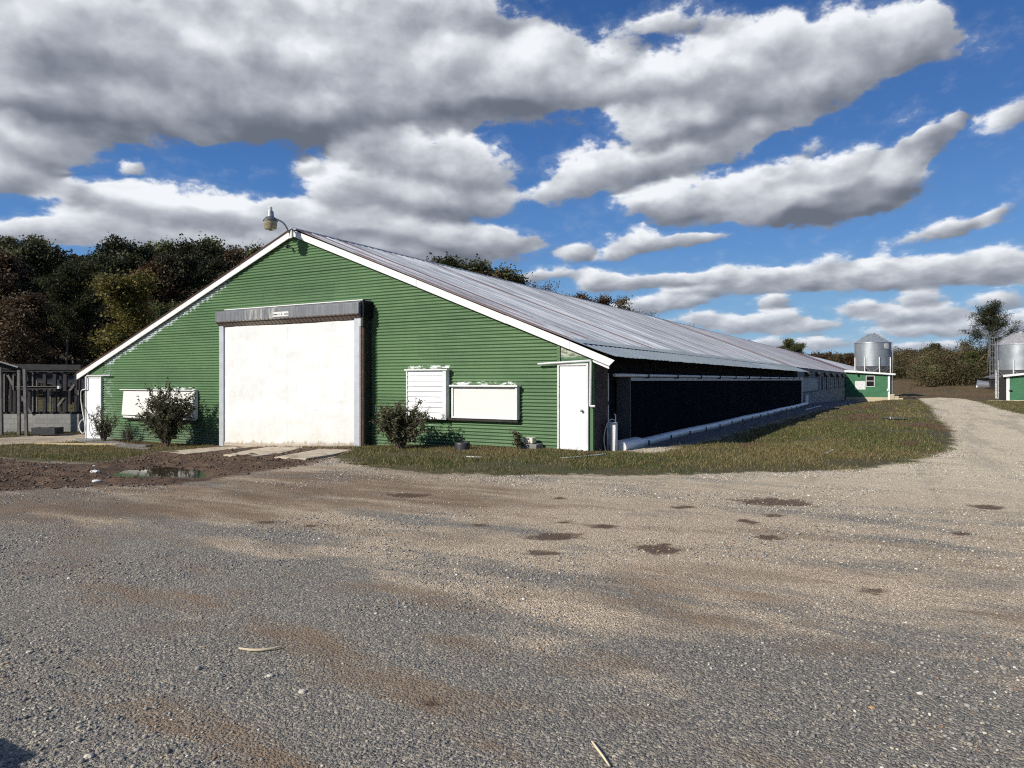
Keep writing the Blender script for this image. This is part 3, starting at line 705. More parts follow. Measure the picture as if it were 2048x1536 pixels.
# ------------------------------------------------------------------ ground sheet
def ground_mat():
    m, N, b = newmat('gravel_yard_and_grass')
    g = N.new('ShaderNodeNewGeometry'); P = g.outputs['Position']; s = N.sep(P)
    # stones
    v1 = N.new('ShaderNodeTexVoronoi'); N.l.new(P, v1.inputs[0]); v1.inputs['Scale'].default_value = 62
    v2 = N.new('ShaderNodeTexVoronoi'); N.l.new(P, v2.inputs[0]); v2.inputs['Scale'].default_value = 140
    r1 = N.sep(v1.outputs['Color'])[0]; r2 = N.sep(v2.outputs['Color'])[0]
    far = N.sstep(N.vm('LENGTH', P), 5.0, 15.0)
    blueA = N.ramp(r1, [(0, (0.0642, 0.0632, 0.0601)), (.35, (0.1427, 0.1372, 0.1247)), (.7, (0.2354, 0.2175, 0.1870)), (.9, (0.3852, 0.3296, 0.2381)), (1, (0.6564, 0.5670, 0.4193))])
    blueB = N.ramp(r2, [(0, (0.0857, 0.0818, 0.0748)), (.5, (0.2140, 0.1978, 0.1700)), (.85, (0.3424, 0.2900, 0.2153)), (1, (0.5708, 0.5010, 0.3854))])
    blue = N.mix(.5, blueA, blueB)
    tan = N.ramp(r2, [(0, (0.1969, 0.1510, 0.1013)), (.5, (0.4205, 0.3259, 0.2198)), (.85, (0.6442, 0.5164, 0.3596)), (1, (1.0296, 0.8888, 0.6934))])
    light = N.ramp(r1, [(0, (0.3515, 0.2913, 0.2003)), (.5, (0.5912, 0.4973, 0.3505)), (1, (0.9269, 0.7957, 0.5785))])
    light = N.mix(.5, light, N.ramp(r2, [(0, (0.3196, 0.2700, 0.1836)), (.5, (0.5754, 0.4831, 0.3338)), (1, (0.9588, 0.8098, 0.5896))]))
    # patches drawn out along the wheel tracks
    q = N.map(P, rot=(0, 0, R_(-22)), sc=(.30, .85, 1))
    pa = N.noise(q, 1.0, 6, .62); pb = N.noise(N.map(P, loc=(5, 9, 0), rot=(0, 0, R_(-22)), sc=(.45, 1.6, 1)), 1.0, 6, .65)
    fdist = N.vm('DOT_PRODUCT', P, tuple(FW)); rdist = N.vm('DOT_PRODUCT', P, tuple(RT))
    nearm = N.m('SUBTRACT', N.sstep(N.m('ADD', fdist, N.m('MULTIPLY', rdist, .7)), 7.5, 3.0), 0)
    kb = N.sstep(N.m('ADD', N.m('MULTIPLY', nearm, .22), pa), .50, .64)
    c = N.mix(kb, tan, blue)
    lightm = N.sstep(N.m('ADD', N.m('MULTIPLY', N.m('ADD', fdist, N.m('MULTIPLY', rdist, .75)), .06), N.m('MULTIPLY', N.m('SUBTRACT', pb, .5), .8)), .55, 1.15)
    c = N.mix(lightm, c, light)
    trk = N.noise(N.map(P, rot=(0, 0, R_(12)), sc=(1.3, .12, 1)), 1.0, 5, .65)
    c = N.mix(N.m('MULTIPLY', N.m('MULTIPLY', N.sstep(trk, .48, .62), lightm), .38), c, (.20, .185, .16))
    c = N.mix(N.m('MULTIPLY', N.sstep(N.attr('strip'), -.3, .2), N.sstep(s[1], 15.8, 17.0)), c, N.mix(r2, (.055, .058, .065), (.17, .17, .175)))  # shade under the eave painted into the strip's gravel colour
    # sandy brown fines
    kd = N.m('MULTIPLY', N.sstep(pb, .50, .68), N.m('SUBTRACT', .75, N.m('MULTIPLY', lightm, .45)))
    c = N.mix(kd, c, N.mix(N.noise(P, 30, 4, .7), (0.1600, 0.1023, 0.0605), (0.3000, 0.2093, 0.1302)))
    dirt = N.attr('dirt'); soft = N.attr('soft'); mud = N.attr('mud'); gr = N.attr('gravel'); spot = N.attr('spot')
    edge = N.m('MULTIPLY', N.m('SUBTRACT', N.noise(P, 2.6, 8, .7), .5), 1.3)
    kdi = N.m('MULTIPLY', N.sstep(N.m('ADD', dirt, edge), -.7, .9), N.sstep(pb, .30, .55))
    kso = N.sstep(N.m('ADD', soft, N.m('MULTIPLY', N.m('SUBTRACT', N.noise(N.map(P, rot=(0, 0, R_(-22)), sc=(.6, 1.6, 1)), 2.0, 7, .7), .5), 2.6)), .45, 1.5)
    c = N.mix(N.m('MULTIPLY', kso, .38), c, N.mix(N.noise(P, 40, 4, .7), (0.1150, 0.0791, 0.0504), (0.2600, 0.1860, 0.1218)))
    c = N.mix(N.m('MULTIPLY', kdi, .72), c, N.mix(N.noise(P, 25, 4, .7), (0.1200, 0.0725, 0.0420), (0.2100, 0.1395, 0.0840)))
    mc = N.mix(N.sstep(N.noise(P, 5, 8, .7), .35, .65), (0.0580, 0.0326, 0.0185), (0.1500, 0.0884, 0.0504))
    km = N.sstep(N.m('ADD', mud, N.m('MULTIPLY', edge, .8)), -.25, .20)
    c = N.mix(N.m('MULTIPLY', km, .95), c, mc)
    ks = N.sstep(N.m('ADD', spot, N.m('MULTIPLY', N.m('SUBTRACT', N.noise(P, 5, 7, .7), .5), 2.4)), .35, .95)
    c = N.mix(N.m('MULTIPLY', ks, .88), c, N.mix(N.noise(P, 60, 4, .7), (0.0500, 0.0279, 0.0168), (0.1250, 0.0744, 0.0462)))
    # soil and thatch under the grass
    gn = N.noise(P, 1.1, 6, .65); gn2 = N.noise(P, 22, 5, .7)
    soil = N.mix(N.sstep(gn, .35, .65), (.095, .080, .038), (.070, .075, .030))
    soil = N.mix(N.sstep(gn2, .45, .7), soil, (.125, .092, .050))
    fieldk = N.sstep(s[1], 70, 110)
    fn = N.noise(N.map(P, sc=(.2, .35, 1)), 1.0, 7, .7); fn2 = N.noise(P, 1.6, 6, .7)
    field = N.mix(N.sstep(fn, .4, .62), (.115, .070, .036), (.085, .072, .030)); field = N.mix(N.sstep(fn2, .45, .7), field, (.17, .115, .06))
    soil = N.mix(fieldk, soil, field)
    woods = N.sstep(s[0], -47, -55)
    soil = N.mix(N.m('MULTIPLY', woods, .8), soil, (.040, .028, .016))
    kg = N.sstep(N.m('ADD', gr, N.m('MULTIPLY', edge, 1.0)), .16, -.16)
    kg = N.m('MULTIPLY', kg, N.m('SUBTRACT', 1.0, km))
    c = N.mix(kg, c, soil)
    N.l.new(c, b.inputs['Base Color'])
    rough = N.m('SUBTRACT', .92, N.m('MULTIPLY', km, .22)); N.l.new(rough, b.inputs['Roughness'])
    b.inputs['Specular IOR Level'].default_value = .25
    h = N.m('ADD', N.m('MULTIPLY', N.m('SUBTRACT', 1.0, v1.outputs['Distance']), .65), N.m('MULTIPLY', N.m('SUBTRACT', 1.0, v2.outputs['Distance']), .3))
    h = N.m('ADD', h, N.m('MULTIPLY', gn2, N.m('MULTIPLY', kg, 2.0)))
    h = N.m('ADD', h, N.m('MULTIPLY', N.noise(P, 14, 6, .7), N.m('MULTIPLY', km, 2.5)))
    h = N.m('ADD', h, N.m('MULTIPLY', fn2, N.m('MULTIPLY', fieldk, 12.0)))
    N.l.new(N.bump(h, .9, .016), b.inputs['Normal'])
    return m
def axis(*segs):
    out = []
    for a, b_, st in segs: out += list(np.arange(a, b_, st))
    return np.array(sorted(set(np.round(out, 4))))
xs = np.concatenate([-np.geomspace(2600, 64, 22), axis((-60, -32, .8), (-32, 8, .11), (8, 20, .5)), np.geomspace(21, 2600, 26)])
ys = np.concatenate([-np.geomspace(2600, 6, 18), axis((-5, 1, .5), (1, 24, .11), (24, 60, .35), (60, 130, 1.2), (130, 260, 2.5)), np.geomspace(262, 2600, 14)])
gx, gy = np.meshgrid(xs, ys)
mk = masks(gx, gy)
gz = Hfull(gx, gy, mk)
nx, ny = len(xs), len(ys)
idx = np.arange(nx * ny).reshape(ny, nx)
F = np.stack([idx[:-1, :-1], idx[:-1, 1:], idx[1:, 1:], idx[1:, :-1]], -1).reshape(-1, 4)
gm = np_mesh('ground', np.stack([gx, gy, gz], -1).reshape(-1, 3), F, True)
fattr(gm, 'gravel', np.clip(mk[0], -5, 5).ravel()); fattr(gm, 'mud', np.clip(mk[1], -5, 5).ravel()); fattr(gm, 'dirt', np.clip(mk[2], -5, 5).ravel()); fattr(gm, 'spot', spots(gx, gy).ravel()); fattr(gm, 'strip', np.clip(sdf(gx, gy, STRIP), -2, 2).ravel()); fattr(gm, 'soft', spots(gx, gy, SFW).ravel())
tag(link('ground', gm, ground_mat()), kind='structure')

# puddle
def water_mat():
    m, N, b = newmat('puddle_water')
    tc = N.new('ShaderNodeNewGeometry').outputs['Position']
    b.inputs['Base Color'].default_value = (.035, .025, .016, 1); b.inputs['Roughness'].default_value = .04; b.inputs['IOR'].default_value = 1.33
    N.l.new(N.bump(N.noise(tc, 6, 3, .5), .03, .01), b.inputs['Normal'])
    return m
px_, py_ = gp(328, 945)
pz = float(H0(px_, py_)) - .062
pd = MB(); pp = [(x, y) for x, y in PUD]; pc = np.mean(np.array(pp), 0)
pp = [(pc[0] + (x - pc[0]) * 1.2, pc[1] + (y - pc[1]) * 1.3) for x, y in pp]
pd.add([(x, y, pz) for x, y in pp], [tuple(range(len(pp)))])
tag(pd.build('puddle', water_mat()), kind='structure')

# ------------------------------------------------------------------ loose stones on the yard
def stone_mesh(n_try, tmin, tmax, smin, smax, seed, dens_pow=1.0):
    r = np.random.default_rng(seed)
    t = np.sqrt(r.uniform(tmin ** 2, tmax ** 2, n_try)); a = r.uniform(-.86, .82, n_try)
    x = t * (FW[0] + a * RT[0]); y = t * (FW[1] + a * RT[1])
    return x, y, t, r
def rocks():
    x, y, t, r = stone_mesh(210000, 2.3, 17.5, 0, 0, 3)
    gr, mud, dirt, pud = masks(x, y)
    q1 = fbm(x * .75 + y * .25, y * 1.1 - x * .4, 71, 4)
    nearf = 1 - sm(t, 4, 10)
    p = (.22 + 1.1 * sm(q1, .44, .60)) * (1 - .45 * sm(t, 6, 17))
    p = p * (1 - .6 * np.clip(spots(x, y, SFW), 0, 1)) * (gr > .02) * (1 - .85 * np.clip(spots(x, y), 0, 1)) * np.where(mud > 0, .05, 1) * np.where(dirt > 0, .35, 1)
    keep = r.random(len(x)) < p
    x, y, t, q1, gr = x[keep], y[keep], t[keep], q1[keep], gr[keep]
    n = len(x)
    size = (.0030 + .0062 * r.random(n) ** 2.4) * (1 + .75 * sm(q1, .45, .65) * r.random(n))
    big = r.random(n) < .0025; size[big] *= r.uniform(1.4, 2.1, big.sum())
    size *= 1 + .35 * sm(t, 6, 15)
    z = Hfull(x, y)
    ph = (1 + 5 ** .5) / 2
    ico = np.array([(-1, ph, 0), (1, ph, 0), (-1, -ph, 0), (1, -ph, 0), (0, -1, ph), (0, 1, ph), (0, -1, -ph), (0, 1, -ph), (ph, 0, -1), (ph, 0, 1), (-ph, 0, -1), (-ph, 0, 1)]) / math.sqrt(1 + ph * ph)
    fi = np.array([(0, 11, 5), (0, 5, 1), (0, 1, 7), (0, 7, 10), (0, 10, 11), (1, 5, 9), (5, 11, 4), (11, 10, 2), (10, 7, 6), (7, 1, 8), (3, 9, 4), (3, 4, 2), (3, 2, 6), (3, 6, 8), (3, 8, 9), (4, 9, 5), (2, 4, 11), (6, 2, 10), (8, 6, 7), (9, 8, 1)])
    v = ico[None] * r.uniform(.68, 1.25, (n, 12, 1)) * np.stack([r.uniform(.8, 1.5, n), r.uniform(.6, 1.1, n), r.uniform(.40, .75, n)], -1)[:, None, :]
    an = r.uniform(0, 2 * math.pi, n); c, s_ = np.cos(an), np.sin(an)
    tl = r.uniform(-.5, .5, n); ct, st = np.cos(tl), np.sin(tl)
    vx = v[..., 0]; vy = v[..., 1] * ct[:, None] - v[..., 2] * st[:, None]; vz = v[..., 1] * st[:, None] + v[..., 2] * ct[:, None]
    V = np.stack([vx * c[:, None] - vy * s_[:, None], vx * s_[:, None] + vy * c[:, None], vz], -1) * size[:, None, None]
    V += np.stack([x, y, z + size * .22], -1)[:, None, :]
    Fc = fi[None] + (np.arange(n) * 12)[:, None, None]
    me = np_mesh('gravel', V.reshape(-1, 3), Fc.reshape(-1, 3))
    k = r.random(n); lf = np.clip((t - 4) / 11 + (x * RT[0] + y * RT[1]) * .05, 0, 1)
    b1 = np.array([.112, .114, .114]); b2 = np.array([.33, .31, .275]); tn = np.array([.36, .315, .245]); wh = np.array([.58, .55, .48]); rs = np.array([.34, .19, .10])
    col = b1[None] * (1 - k[:, None]) * 1 + b2[None] * k[:, None]
    ptan = .16 + .5 * lf
    col = np.where((r.random(n) < ptan)[:, None], tn[None] * r.uniform(.7, 1.35, (n, 1)), col)
    col = np.where((r.random(n) < .05 + .12 * lf)[:, None], wh[None] * r.uniform(.75, 1.1, (n, 1)), col)
    col = np.where((r.random(n) < .012)[:, None], rs[None], col)
    col = col * r.uniform(.75, 1.2, (n, 1))
    cattr(me, 'stone', np.repeat(np.concatenate([col, np.ones((n, 1))], 1), 12, 0))
    m, N, b = newmat('loose_stone'); N.l.new(N.attr('stone', 'Color'), b.inputs['Base Color']); b.inputs['Roughness'].default_value = .8; b.inputs['Specular IOR Level'].default_value = .3
    return tag(link('gravel', me, m), 'loose blue grey and tan crushed stone scattered over the yard', 'gravel', kind='stuff')
rocks()

# clods in the churned mud
def clods():
    r = np.random.default_rng(12)
    P0 = np.array(MUD); x = r.uniform(P0[:, 0].min(), P0[:, 0].max(), 16000); y = r.uniform(P0[:, 1].min(), P0[:, 1].max(), 16000)
    gr, mud, dirt, pud = masks(x, y)
    q = fbm(x * 1.1, y * 1.7, 5)
    ap = np.min([sdf(x, y, APR[0]) * -1, sdf(x, y, APR[1]) * -1, sdf(x, y, APR[2]) * -1], 0)
    k = (mud > -.2) & (pud < -.12) & (q > .42) & (ap > .08) & (y < 14.2); x, y = x[k], y[k]; n = len(x)
    z = Hfull(x, y); sz = .010 + .030 * r.random(n) ** 3
    oc = np.array([(1, 0, 0), (0, 1, 0), (-1, 0, 0), (0, -1, 0), (0, 0, .7), (0, 0, -.6)], float)
    V = oc[None] * r.uniform(.6, 1.35, (n, 6, 1)) * sz[:, None, None]
    a = r.uniform(0, 6.28, n); c, s_ = np.cos(a)[:, None], np.sin(a)[:, None]
    V = np.stack([V[..., 0] * c - V[..., 1] * s_, V[..., 0] * s_ + V[..., 1] * c, V[..., 2]], -1) + np.stack([x, y, z + sz * .2], -1)[:, None]
    fi = np.array([(0, 1, 4), (1, 2, 4), (2, 3, 4), (3, 0, 4), (1, 0, 5), (2, 1, 5), (3, 2, 5), (0, 3, 5)])
    me = np_mesh('mud_clods', V.reshape(-1, 3), (fi[None] + (np.arange(n) * 6)[:, None, None]).reshape(-1, 3))
    tag(link('mud_clods', me, simple('mud_clod', (.10, .064, .040), .85, var=.35, scale=4)), 'churned brown mud clods in front of the white roll-up door', 'mud', kind='stuff')

# concrete apron: three pale strips running out from the door
def slab(px, name='concrete_apron', mat='concrete', th=.10, lift=.045):
    w = [gp(a, b) for a, b in px]
    mb = MB(); zz = [float(H0(x, y)) + lift for x, y in w]
    mb.prism([(x, y, z) for (x, y), z in zip(w, zz)], (0, 0, -th))
    return w, mb.build(name, M[mat], bevel=.01)
APX = [[(318, 907), (372, 911), (445, 903), (512, 896), (440, 896)], [(443, 913), (500, 917), (560, 910), (606, 898), (534, 897)], [(548, 918), (612, 921), (668, 912), (703, 903), (640, 901)]]
APR = []
for k_ in APX:
    w_, o_ = slab(k_); tag(o_, kind='structure'); APR.append(w_)
clods()
w_, o_ = slab([(150, 880), (215, 880), (262, 893), (300, 896), (296, 902), (250, 899), (160, 886)], 'concrete_walkway', 'concrete2', .1, .06); tag(o_, kind='structure')

# ------------------------------------------------------------------ grass
def grass():
    r = np.random.default_rng(5)
    parts = []
    def samp(n, x0, x1, y0, y1): return r.uniform(x0, x1, n), r.uniform(y0, y1, n)
    for (n, x0, x1, y0, y1, hs, ws) in [(380000, -30, 3, 8.6, 17.5, 1.1, 1.1), (170000, -5.0, 6, 15.5, 34, 1.1, 1.5), (130000, -5.0, 9, 34, 85, 1.25, 2.8), (30000, -42, -26, 12, 40, 1.5, 3), (70000, 4, 20, 32, 80, 1.2, 3)]:
        x, y = samp(n, x0, x1, y0, y1)
        gr, mud, dirt, pud = masks(x, y)
        e = (fbm(x * 1.6, y * 1.6, 21, 5) - .5) * 2.2
        dens_ = sm(fbm(x * .8, y * .8, 55, 4), .30, .55)
        inside = (-gr + e * .6 > -.05) & (mud + e * .5 < .0)
        edgef = np.clip((-gr + e * .6 + .05) * 1.5, .10, 1)
        barn = (x > WLX - .1) & (x < -5.95) & (y > GY - .05)
        k = inside & ~barn & (r.random(n) < (.10 + .9 * dens_) * edgef)
        for ap in APR: k &= sdf(x, y, ap) < -.03
        x, y = x[k], y[k]; parts.append((x, y, np.full(len(x), hs), np.full(len(x), ws)))
    x, y, hs, ws = (np.concatenate([p[i] for p in parts]) for i in range(4))
    n = len(x); z = Hfull(x, y)
    a = r.uniform(0, 2 * math.pi, n); h = r.uniform(.018, .055, n) * hs * (1 + 1.0 * (r.random(n) < .05)); w = r.uniform(.004, .008, n) * ws
    ln = r.normal(0, .5, (n, 2)) * h[:, None]
    dx, dy = np.cos(a) * w, np.sin(a) * w
    V = np.stack([np.stack([x - dx, y - dy, z - .006], -1), np.stack([x + dx, y + dy, z - .006], -1), np.stack([x + ln[:, 0], y + ln[:, 1], z + h], -1)], 1)
    me = np_mesh('grass', V.reshape(-1, 3), np.arange(n * 3).reshape(-1, 3))
    q = fbm(x * .45, y * .45, 91, 4); q2 = fbm(x * .6, y * .25, 191, 4)
    green = np.array([.082, .100, .028]); straw = np.array([.27, .205, .105]); olive = np.array([.150, .130, .050]); pur = np.array([.16, .085, .065])
    f = sm(q + r.normal(0, .07, n) + .07 * (y > 17), .40, .62)[:, None]
    col = olive * (1 - f) + green * f
    col = np.where((r.random(n) < .42 - .16 * f[:, 0])[:, None], straw, col)
    g2 = sm(q2, .58, .68)[:, None] * (y > 16)[:, None]; col = col * (1 - .75 * g2) + pur * .75 * g2
    col *= r.uniform(.7, 1.35, (n, 1))
    cattr(me, 'blade', np.repeat(np.concatenate([col, np.ones((n, 1))], 1), 3, 0))
    m, N, b = newmat('grass_blade'); c = N.attr('blade', 'Color'); N.l.new(c, b.inputs['Base Color']); b.inputs['Roughness'].default_value = .7; b.inputs['Specular IOR Level'].default_value = .2
    tr = N.new('ShaderNodeBsdfTranslucent'); N.l.new(c, tr.inputs[0]); mx = N.new('ShaderNodeMixShader'); mx.inputs[0].default_value = .25
    N.l.new(b.outputs[0], mx.inputs[1]); N.l.new(tr.outputs[0], mx.inputs[2]); N.l.new(mx.outputs[0], m.node_tree.nodes['Material Output'].inputs[0])
    tag(link('grass', me, m), 'short patchy autumn grass between the barn and the gravel', 'grass', kind='stuff')
grass()

def fallen_leaves():
    r = np.random.default_rng(77); n = 9000
    x = r.uniform(-25.5, -5.8, n); y = 14.45 - np.abs(r.normal(0, .55, n)); 
    k = ~((x > -18.9) & (x < -12.3)); x, y = x[k], y[k]; n = len(x)
    z = Hfull(x, y) + .012; s_ = r.uniform(.012, .03, n)
    u = r.normal(0, 1, (n, 3)); u[:, 2] *= .35; u /= np.linalg.norm(u, axis=1)[:, None]; w = np.cross(u, r.normal(0, 1, (n, 3)) * [.4, .4, 1]); w /= np.linalg.norm(w, axis=1)[:, None]
    c = np.stack([x, y, z], -1); V = np.stack([c - u * s_[:, None], c + w * s_[:, None] * .6, c + u * s_[:, None], c - w * s_[:, None] * .6], 1)
    me = np_mesh('leaf_litter', V.reshape(-1, 3), np.arange(n * 4).reshape(-1, 4))
    tag(link('leaf_litter', me, leaf_mat('dead_leaf', [(.10, .045, .022), (.19, .10, .05), (.28, .19, .11), (.08, .05, .03)], trans=.1)), 'brown fallen leaves lying along the foot of the green wall', 'leaf litter', kind='stuff')
fallen_leaves()

# ================================================================== the green barn
def ztop(x):
    return LZ + RS * (x - LX) if x < RX else RZ - SS * (x - RX)
def X_(px, Y=GY): return on_y(px, 760, Y)[0]
def Z_(px, py, Y=GY): return on_y(px, py, Y)[1]
CL = X_(207); CR = X_(1114)
barn = thing('barn', 'long green corrugated barn with a white roll-up door and rust streaked roof', 'barn', (RX, GY, float(H0(RX, GY))))

def gable():
    z = np.arange(-.95, RZ - .16, .082 / 7)
    nxx = 90
    V = []
    for zz in z:
        xl = max(CL, LX + (zz + .12 - LZ) / RS); xr = min(CR, RX + (RZ - .12 - zz) / SS)
        xl = min(xl, xr - .01)
        t = np.linspace(0, 1, nxx); x = xl + (xr - xl) * t
        fr = ((zz - 1.57) / .78) % 1.0
        y = GY + .0165 * math.cos(2 * math.pi * zz / .082) + .011 * fr + (fbm(x * .9, np.full(nxx, zz * 1.4), 8, 3) - .5) * .016
        V.append(np.stack([x, y, np.full(nxx, zz)], -1))
    V = np.array(V); n = len(z)
    idx = np.arange(n * nxx).reshape(n, nxx)
    Fq = np.stack([idx[:-1, :-1], idx[:-1, 1:], idx[1:, 1:], idx[1:, :-1]], -1).reshape(-1, 4)
    off = np.array(barn.location)
    me = np_mesh('gable_wall', V.reshape(-1, 3) - off, Fq, True)
    link('gable_wall', me, M['green'], barn)
gable()
# flat painted boards at both ends of the gable
mb = MB()
zc = ztop(CL + .0)
mb.prism([(WLX, GY, -1), (CL - .003, GY, -1), (CL - .003, GY, ztop(CL) - .1), (WLX, GY, ztop(WLX) - .1)], (0, .06, 0))
mb.build('end_board', M['greenboard'], barn)
mb = MB()
mb.prism([(CR + .003, GY, -1), (WRX, GY, -1), (WRX, GY, ztop(WRX) - .12), (CR + .003, GY, ztop(CR) - .12)], (0, .06, 0))
o = mb.build('end_board', board_mat('peeling_green_board', (.045, .12, .05), (.065, .16, .06), 9, 2, chips=None, bands=False), barn)
m_, N_, b_ = newmat('peeling_green_board2')
P_ = N_.new('ShaderNodeNewGeometry').outputs['Position']; s_ = N_.sep(P_)
pk = N_.m('MULTIPLY', N_.sstep(N_.noise(N_.map(P_, sc=(1, 1, 3)), 6, 8, .75), .44, .52), N_.sstep(s_[2], 2.08, 2.2))
N_.l.new(N_.mix(pk, N_.mix(N_.noise(P_, 3, 4, .6), (.03, .09, .035), (.06, .15, .06)), (.42, .42, .34)), b_.inputs[0]); b_.inputs['Roughness'].default_value = .8
o.data.materials[0] = m_
# corner trims
for xx in (CR + .02, WRX - .07):
    MB().box(xx, xx + .07, GY - .03, GY - .003, -1, ztop(xx) - .2).build('corner_trim', M['greenboard'], barn)

# rake boards
def rake(xa, xb, w=.185, y0=FYF, th=.035, name='rake_board', mat='white', dz=0, bev=.004):
    za, zb = ztop(xa) + dz, ztop(xb) + dz
    MB().prism([(xa, y0, za - w), (xb, y0, zb - w), (xb, y0, zb), (xa, y0, za)], (0, th, 0)).build(name, M[mat], barn, bevel=bev)
jl = [LX] + [X_(p, FYF) for p in (262, 372, 480)] + [RX - .05]
for a, b in zip(jl[:-1], jl[1:]): rake(a + .002, b - .002, w=.215, dz=.045)
jr = [RX - .02] + [X_(p, FYF) for p in (833, 1012, 1139)]
for a, b in zip(jr[:-1], jr[1:]): rake(a + .002, b - .003, dz=random.uniform(-.008, .006))
a, b = jr[-1], EX
MB().prism([(a, FYF, ztop(a) - .18), (b - .13, FYF, ztop(b) - .14), (b, FYF, ztop(b) - .02), (a, FYF, ztop(a) + .0)], (0, .035, 0)).build('rake_board', M['white'], barn, bevel=.004)
# shorter board tucked beneath the right end
x0, x1 = X_(1187, 14.5), X_(1219, 14.5)
MB().prism([(x0, 14.46, Z_(1185, 724, 14.46)), (x1, 14.46, Z_(1219, 738, 14.46)), (x1, 14.46, Z_(1219, 722, 14.46)), (x0, 14.46, Z_(1185, 706, 14.46))], (0, .035, 0)).build('eave_board', M['white'], barn, bevel=.003)
def tin(name, xa, za, xb, zb, y0, y1, mat, rows=6, sag=.02, lift=.0):
    per = .305; k = 10
    nyy = int((y1 - y0) / per * k)
    y = np.linspace(y0, y1, nyy); ph = (y / per) % 1.0
    rib = np.where(ph < .16, np.sin(ph / .16 * math.pi) * .022, 0) + .005 * np.sin(ph * 2 * math.pi * 3)
    V = []
    for i in range(rows):
        t = i / (rows - 1); x = xa + (xb - xa) * t
        z = za + (zb - za) * t - sag * 4 * t * (1 - t) + lift
        zz = z + rib + (fbm(y * .12, np.full(nyy, x * .5), 4, 3) - .5) * .03 * 4 * t * (1 - t)
        if i == rows - 1: zz = zz + (fbm(y * 1.7, y * 0, 6, 3) - .5) * .03
        V.append(np.stack([np.full(nyy, x), y, zz], -1))
    V = np.array(V); idx = np.arange(rows * nyy).reshape(rows, nyy)
    Fq = np.stack([idx[:-1, :-1], idx[1:, :-1], idx[1:, 1:], idx[:-1, 1:]], -1).reshape(-1, 4)
    me = np_mesh(name, V.reshape(-1, 3) - np.array(barn.location), Fq)
    return link(name, me, mat, barn)
TL = .03
rf = tin('roof', RX, RZ + TL, BX + .06, ztop(BX + .06) + TL, FYF - .05, ROOF_END, M['roof'], 8)
rf2 = tin('roof', RX, RZ + TL, LX - .02, LZ + TL - .01, FYF - .05, ROOF_END, M['roof'], 5)
rf2.data.flip_normals()
e1 = tin('eave_extension', BX - .12, ztop(BX - .12) + TL + .016, EX, EZ + TL, FYF - .06, 48.8, M['newtin'], 4, .0)
e1['label'] = 'clean grey newer tin strip along the lower right roof edge'
# ridge cap with raised ribs
mb = MB()
mb.prism([(RX - .16, FYF - .04, RZ + TL - .03), (RX, FYF - .04, RZ + TL + .035), (RX + .16, FYF - .04, RZ + TL - .03), (RX + .16, FYF - .04, RZ + TL - .055), (RX - .16, FYF - .04, RZ + TL - .055)], (0, ROOF_END - FYF, 0))
mb.build('ridge_cap', M['galv'], barn)
# structure under the eave
MB().box(BX - .06, BX - .02, 49, 88, ztop(BX) - .22, ztop(BX) - .03).build('fascia', M['rust'], barn)
# the rest of the shell
MB().box(WLX, WLX + .1, GY + .06, ROOF_END, -2.6, ztop(WLX) - .05).build('side_wall', M['sidewhite'], barn)
mb = MB(); mb.prism([(WLX, ROOF_END - .2, -2.6), (-6.3, ROOF_END - .2, -2.6), (-6.3, ROOF_END - .2, 2.3), (RX, ROOF_END - .2, RZ - .05), (WLX, ROOF_END - .2, ztop(WLX) - .1)], (0, .1, 0)); mb.build('gable_wall', M['greenboard'], barn)
PX_ = -6.0    # plane of the cooling pads
PY0, PY1 = 16.4, 48.3
MB().box(-6.45, -6.35, GY + .06, 49, -1.2, 2.45).build('side_wall', M['black'], barn)  # black colour paints the darkness of the recess and open gap
MB().box(WRX - .08, WRX, GY + .062, 15.35, -1.0, 2.22).build('return_wall', M['plywood'], barn)
# stretch of side wall beyond the pads
sw = MB().box(-6.42, -6.3, 48.9, ROOF_END - .2, .75, 2.42).build('side_wall', M['sidewhite'], barn)
sw['label'] = 'peeling whitish boarded side wall beyond the cooling pads'
V = []
zz = np.arange(-3.0, .75, .105 / 6); yy = np.array([48.9, 60, 72, 88, ROOF_END - .2])
for q in zz: V.append(np.stack([np.full(len(yy), -6.26) + .012 * math.cos(q * 2 * math.pi / .105), yy, np.full(len(yy), q)], -1))
V = np.array(V); ii = np.arange(len(zz) * len(yy)).reshape(len(zz), len(yy))
me = np_mesh('lower_siding', V.reshape(-1, 3) - np.array(barn.location), np.stack([ii[:-1, :-1], ii[:-1, 1:], ii[1:, 1:], ii[1:, :-1]], -1).reshape(-1, 4), True)
link('lower_siding', me, simple('dull_lower_siding', (.17, .17, .165), .7, var=.3, scale=2, col2=(.09, .085, .08), c2amt=.6), barn)
# openings, boards and shutters in the side wall
for y0, y1 in ((62.5, 64.0), (66.0, 67.4), (70.2, 71.4), (73.5, 75.0), (78.0, 79.5)):
    w_ = MB().box(-6.30, -6.265, y0, y1, .80, 1.95).build('window', M['black'], barn)
    for yy_ in (y0 - .12, y1): MB().box(-6.30, -6.24, yy_, yy_ + .12, .70, 2.05).build('frame', M['trim'], w_)
for y0 in (52.5, 59, 65, 71, 77, 83):
    MB().box(-6.30, -5.98, y0, y0 + 2.0, 1.9, 2.22).build('fan_hood', M['dark'], barn)
MB().box(-6.30, -6.25, 50, 60, .82, 1.75).build('wall_panel', simple('pale_blue_panel', (.20, .235, .26), .6, var=.15, scale=1), barn)

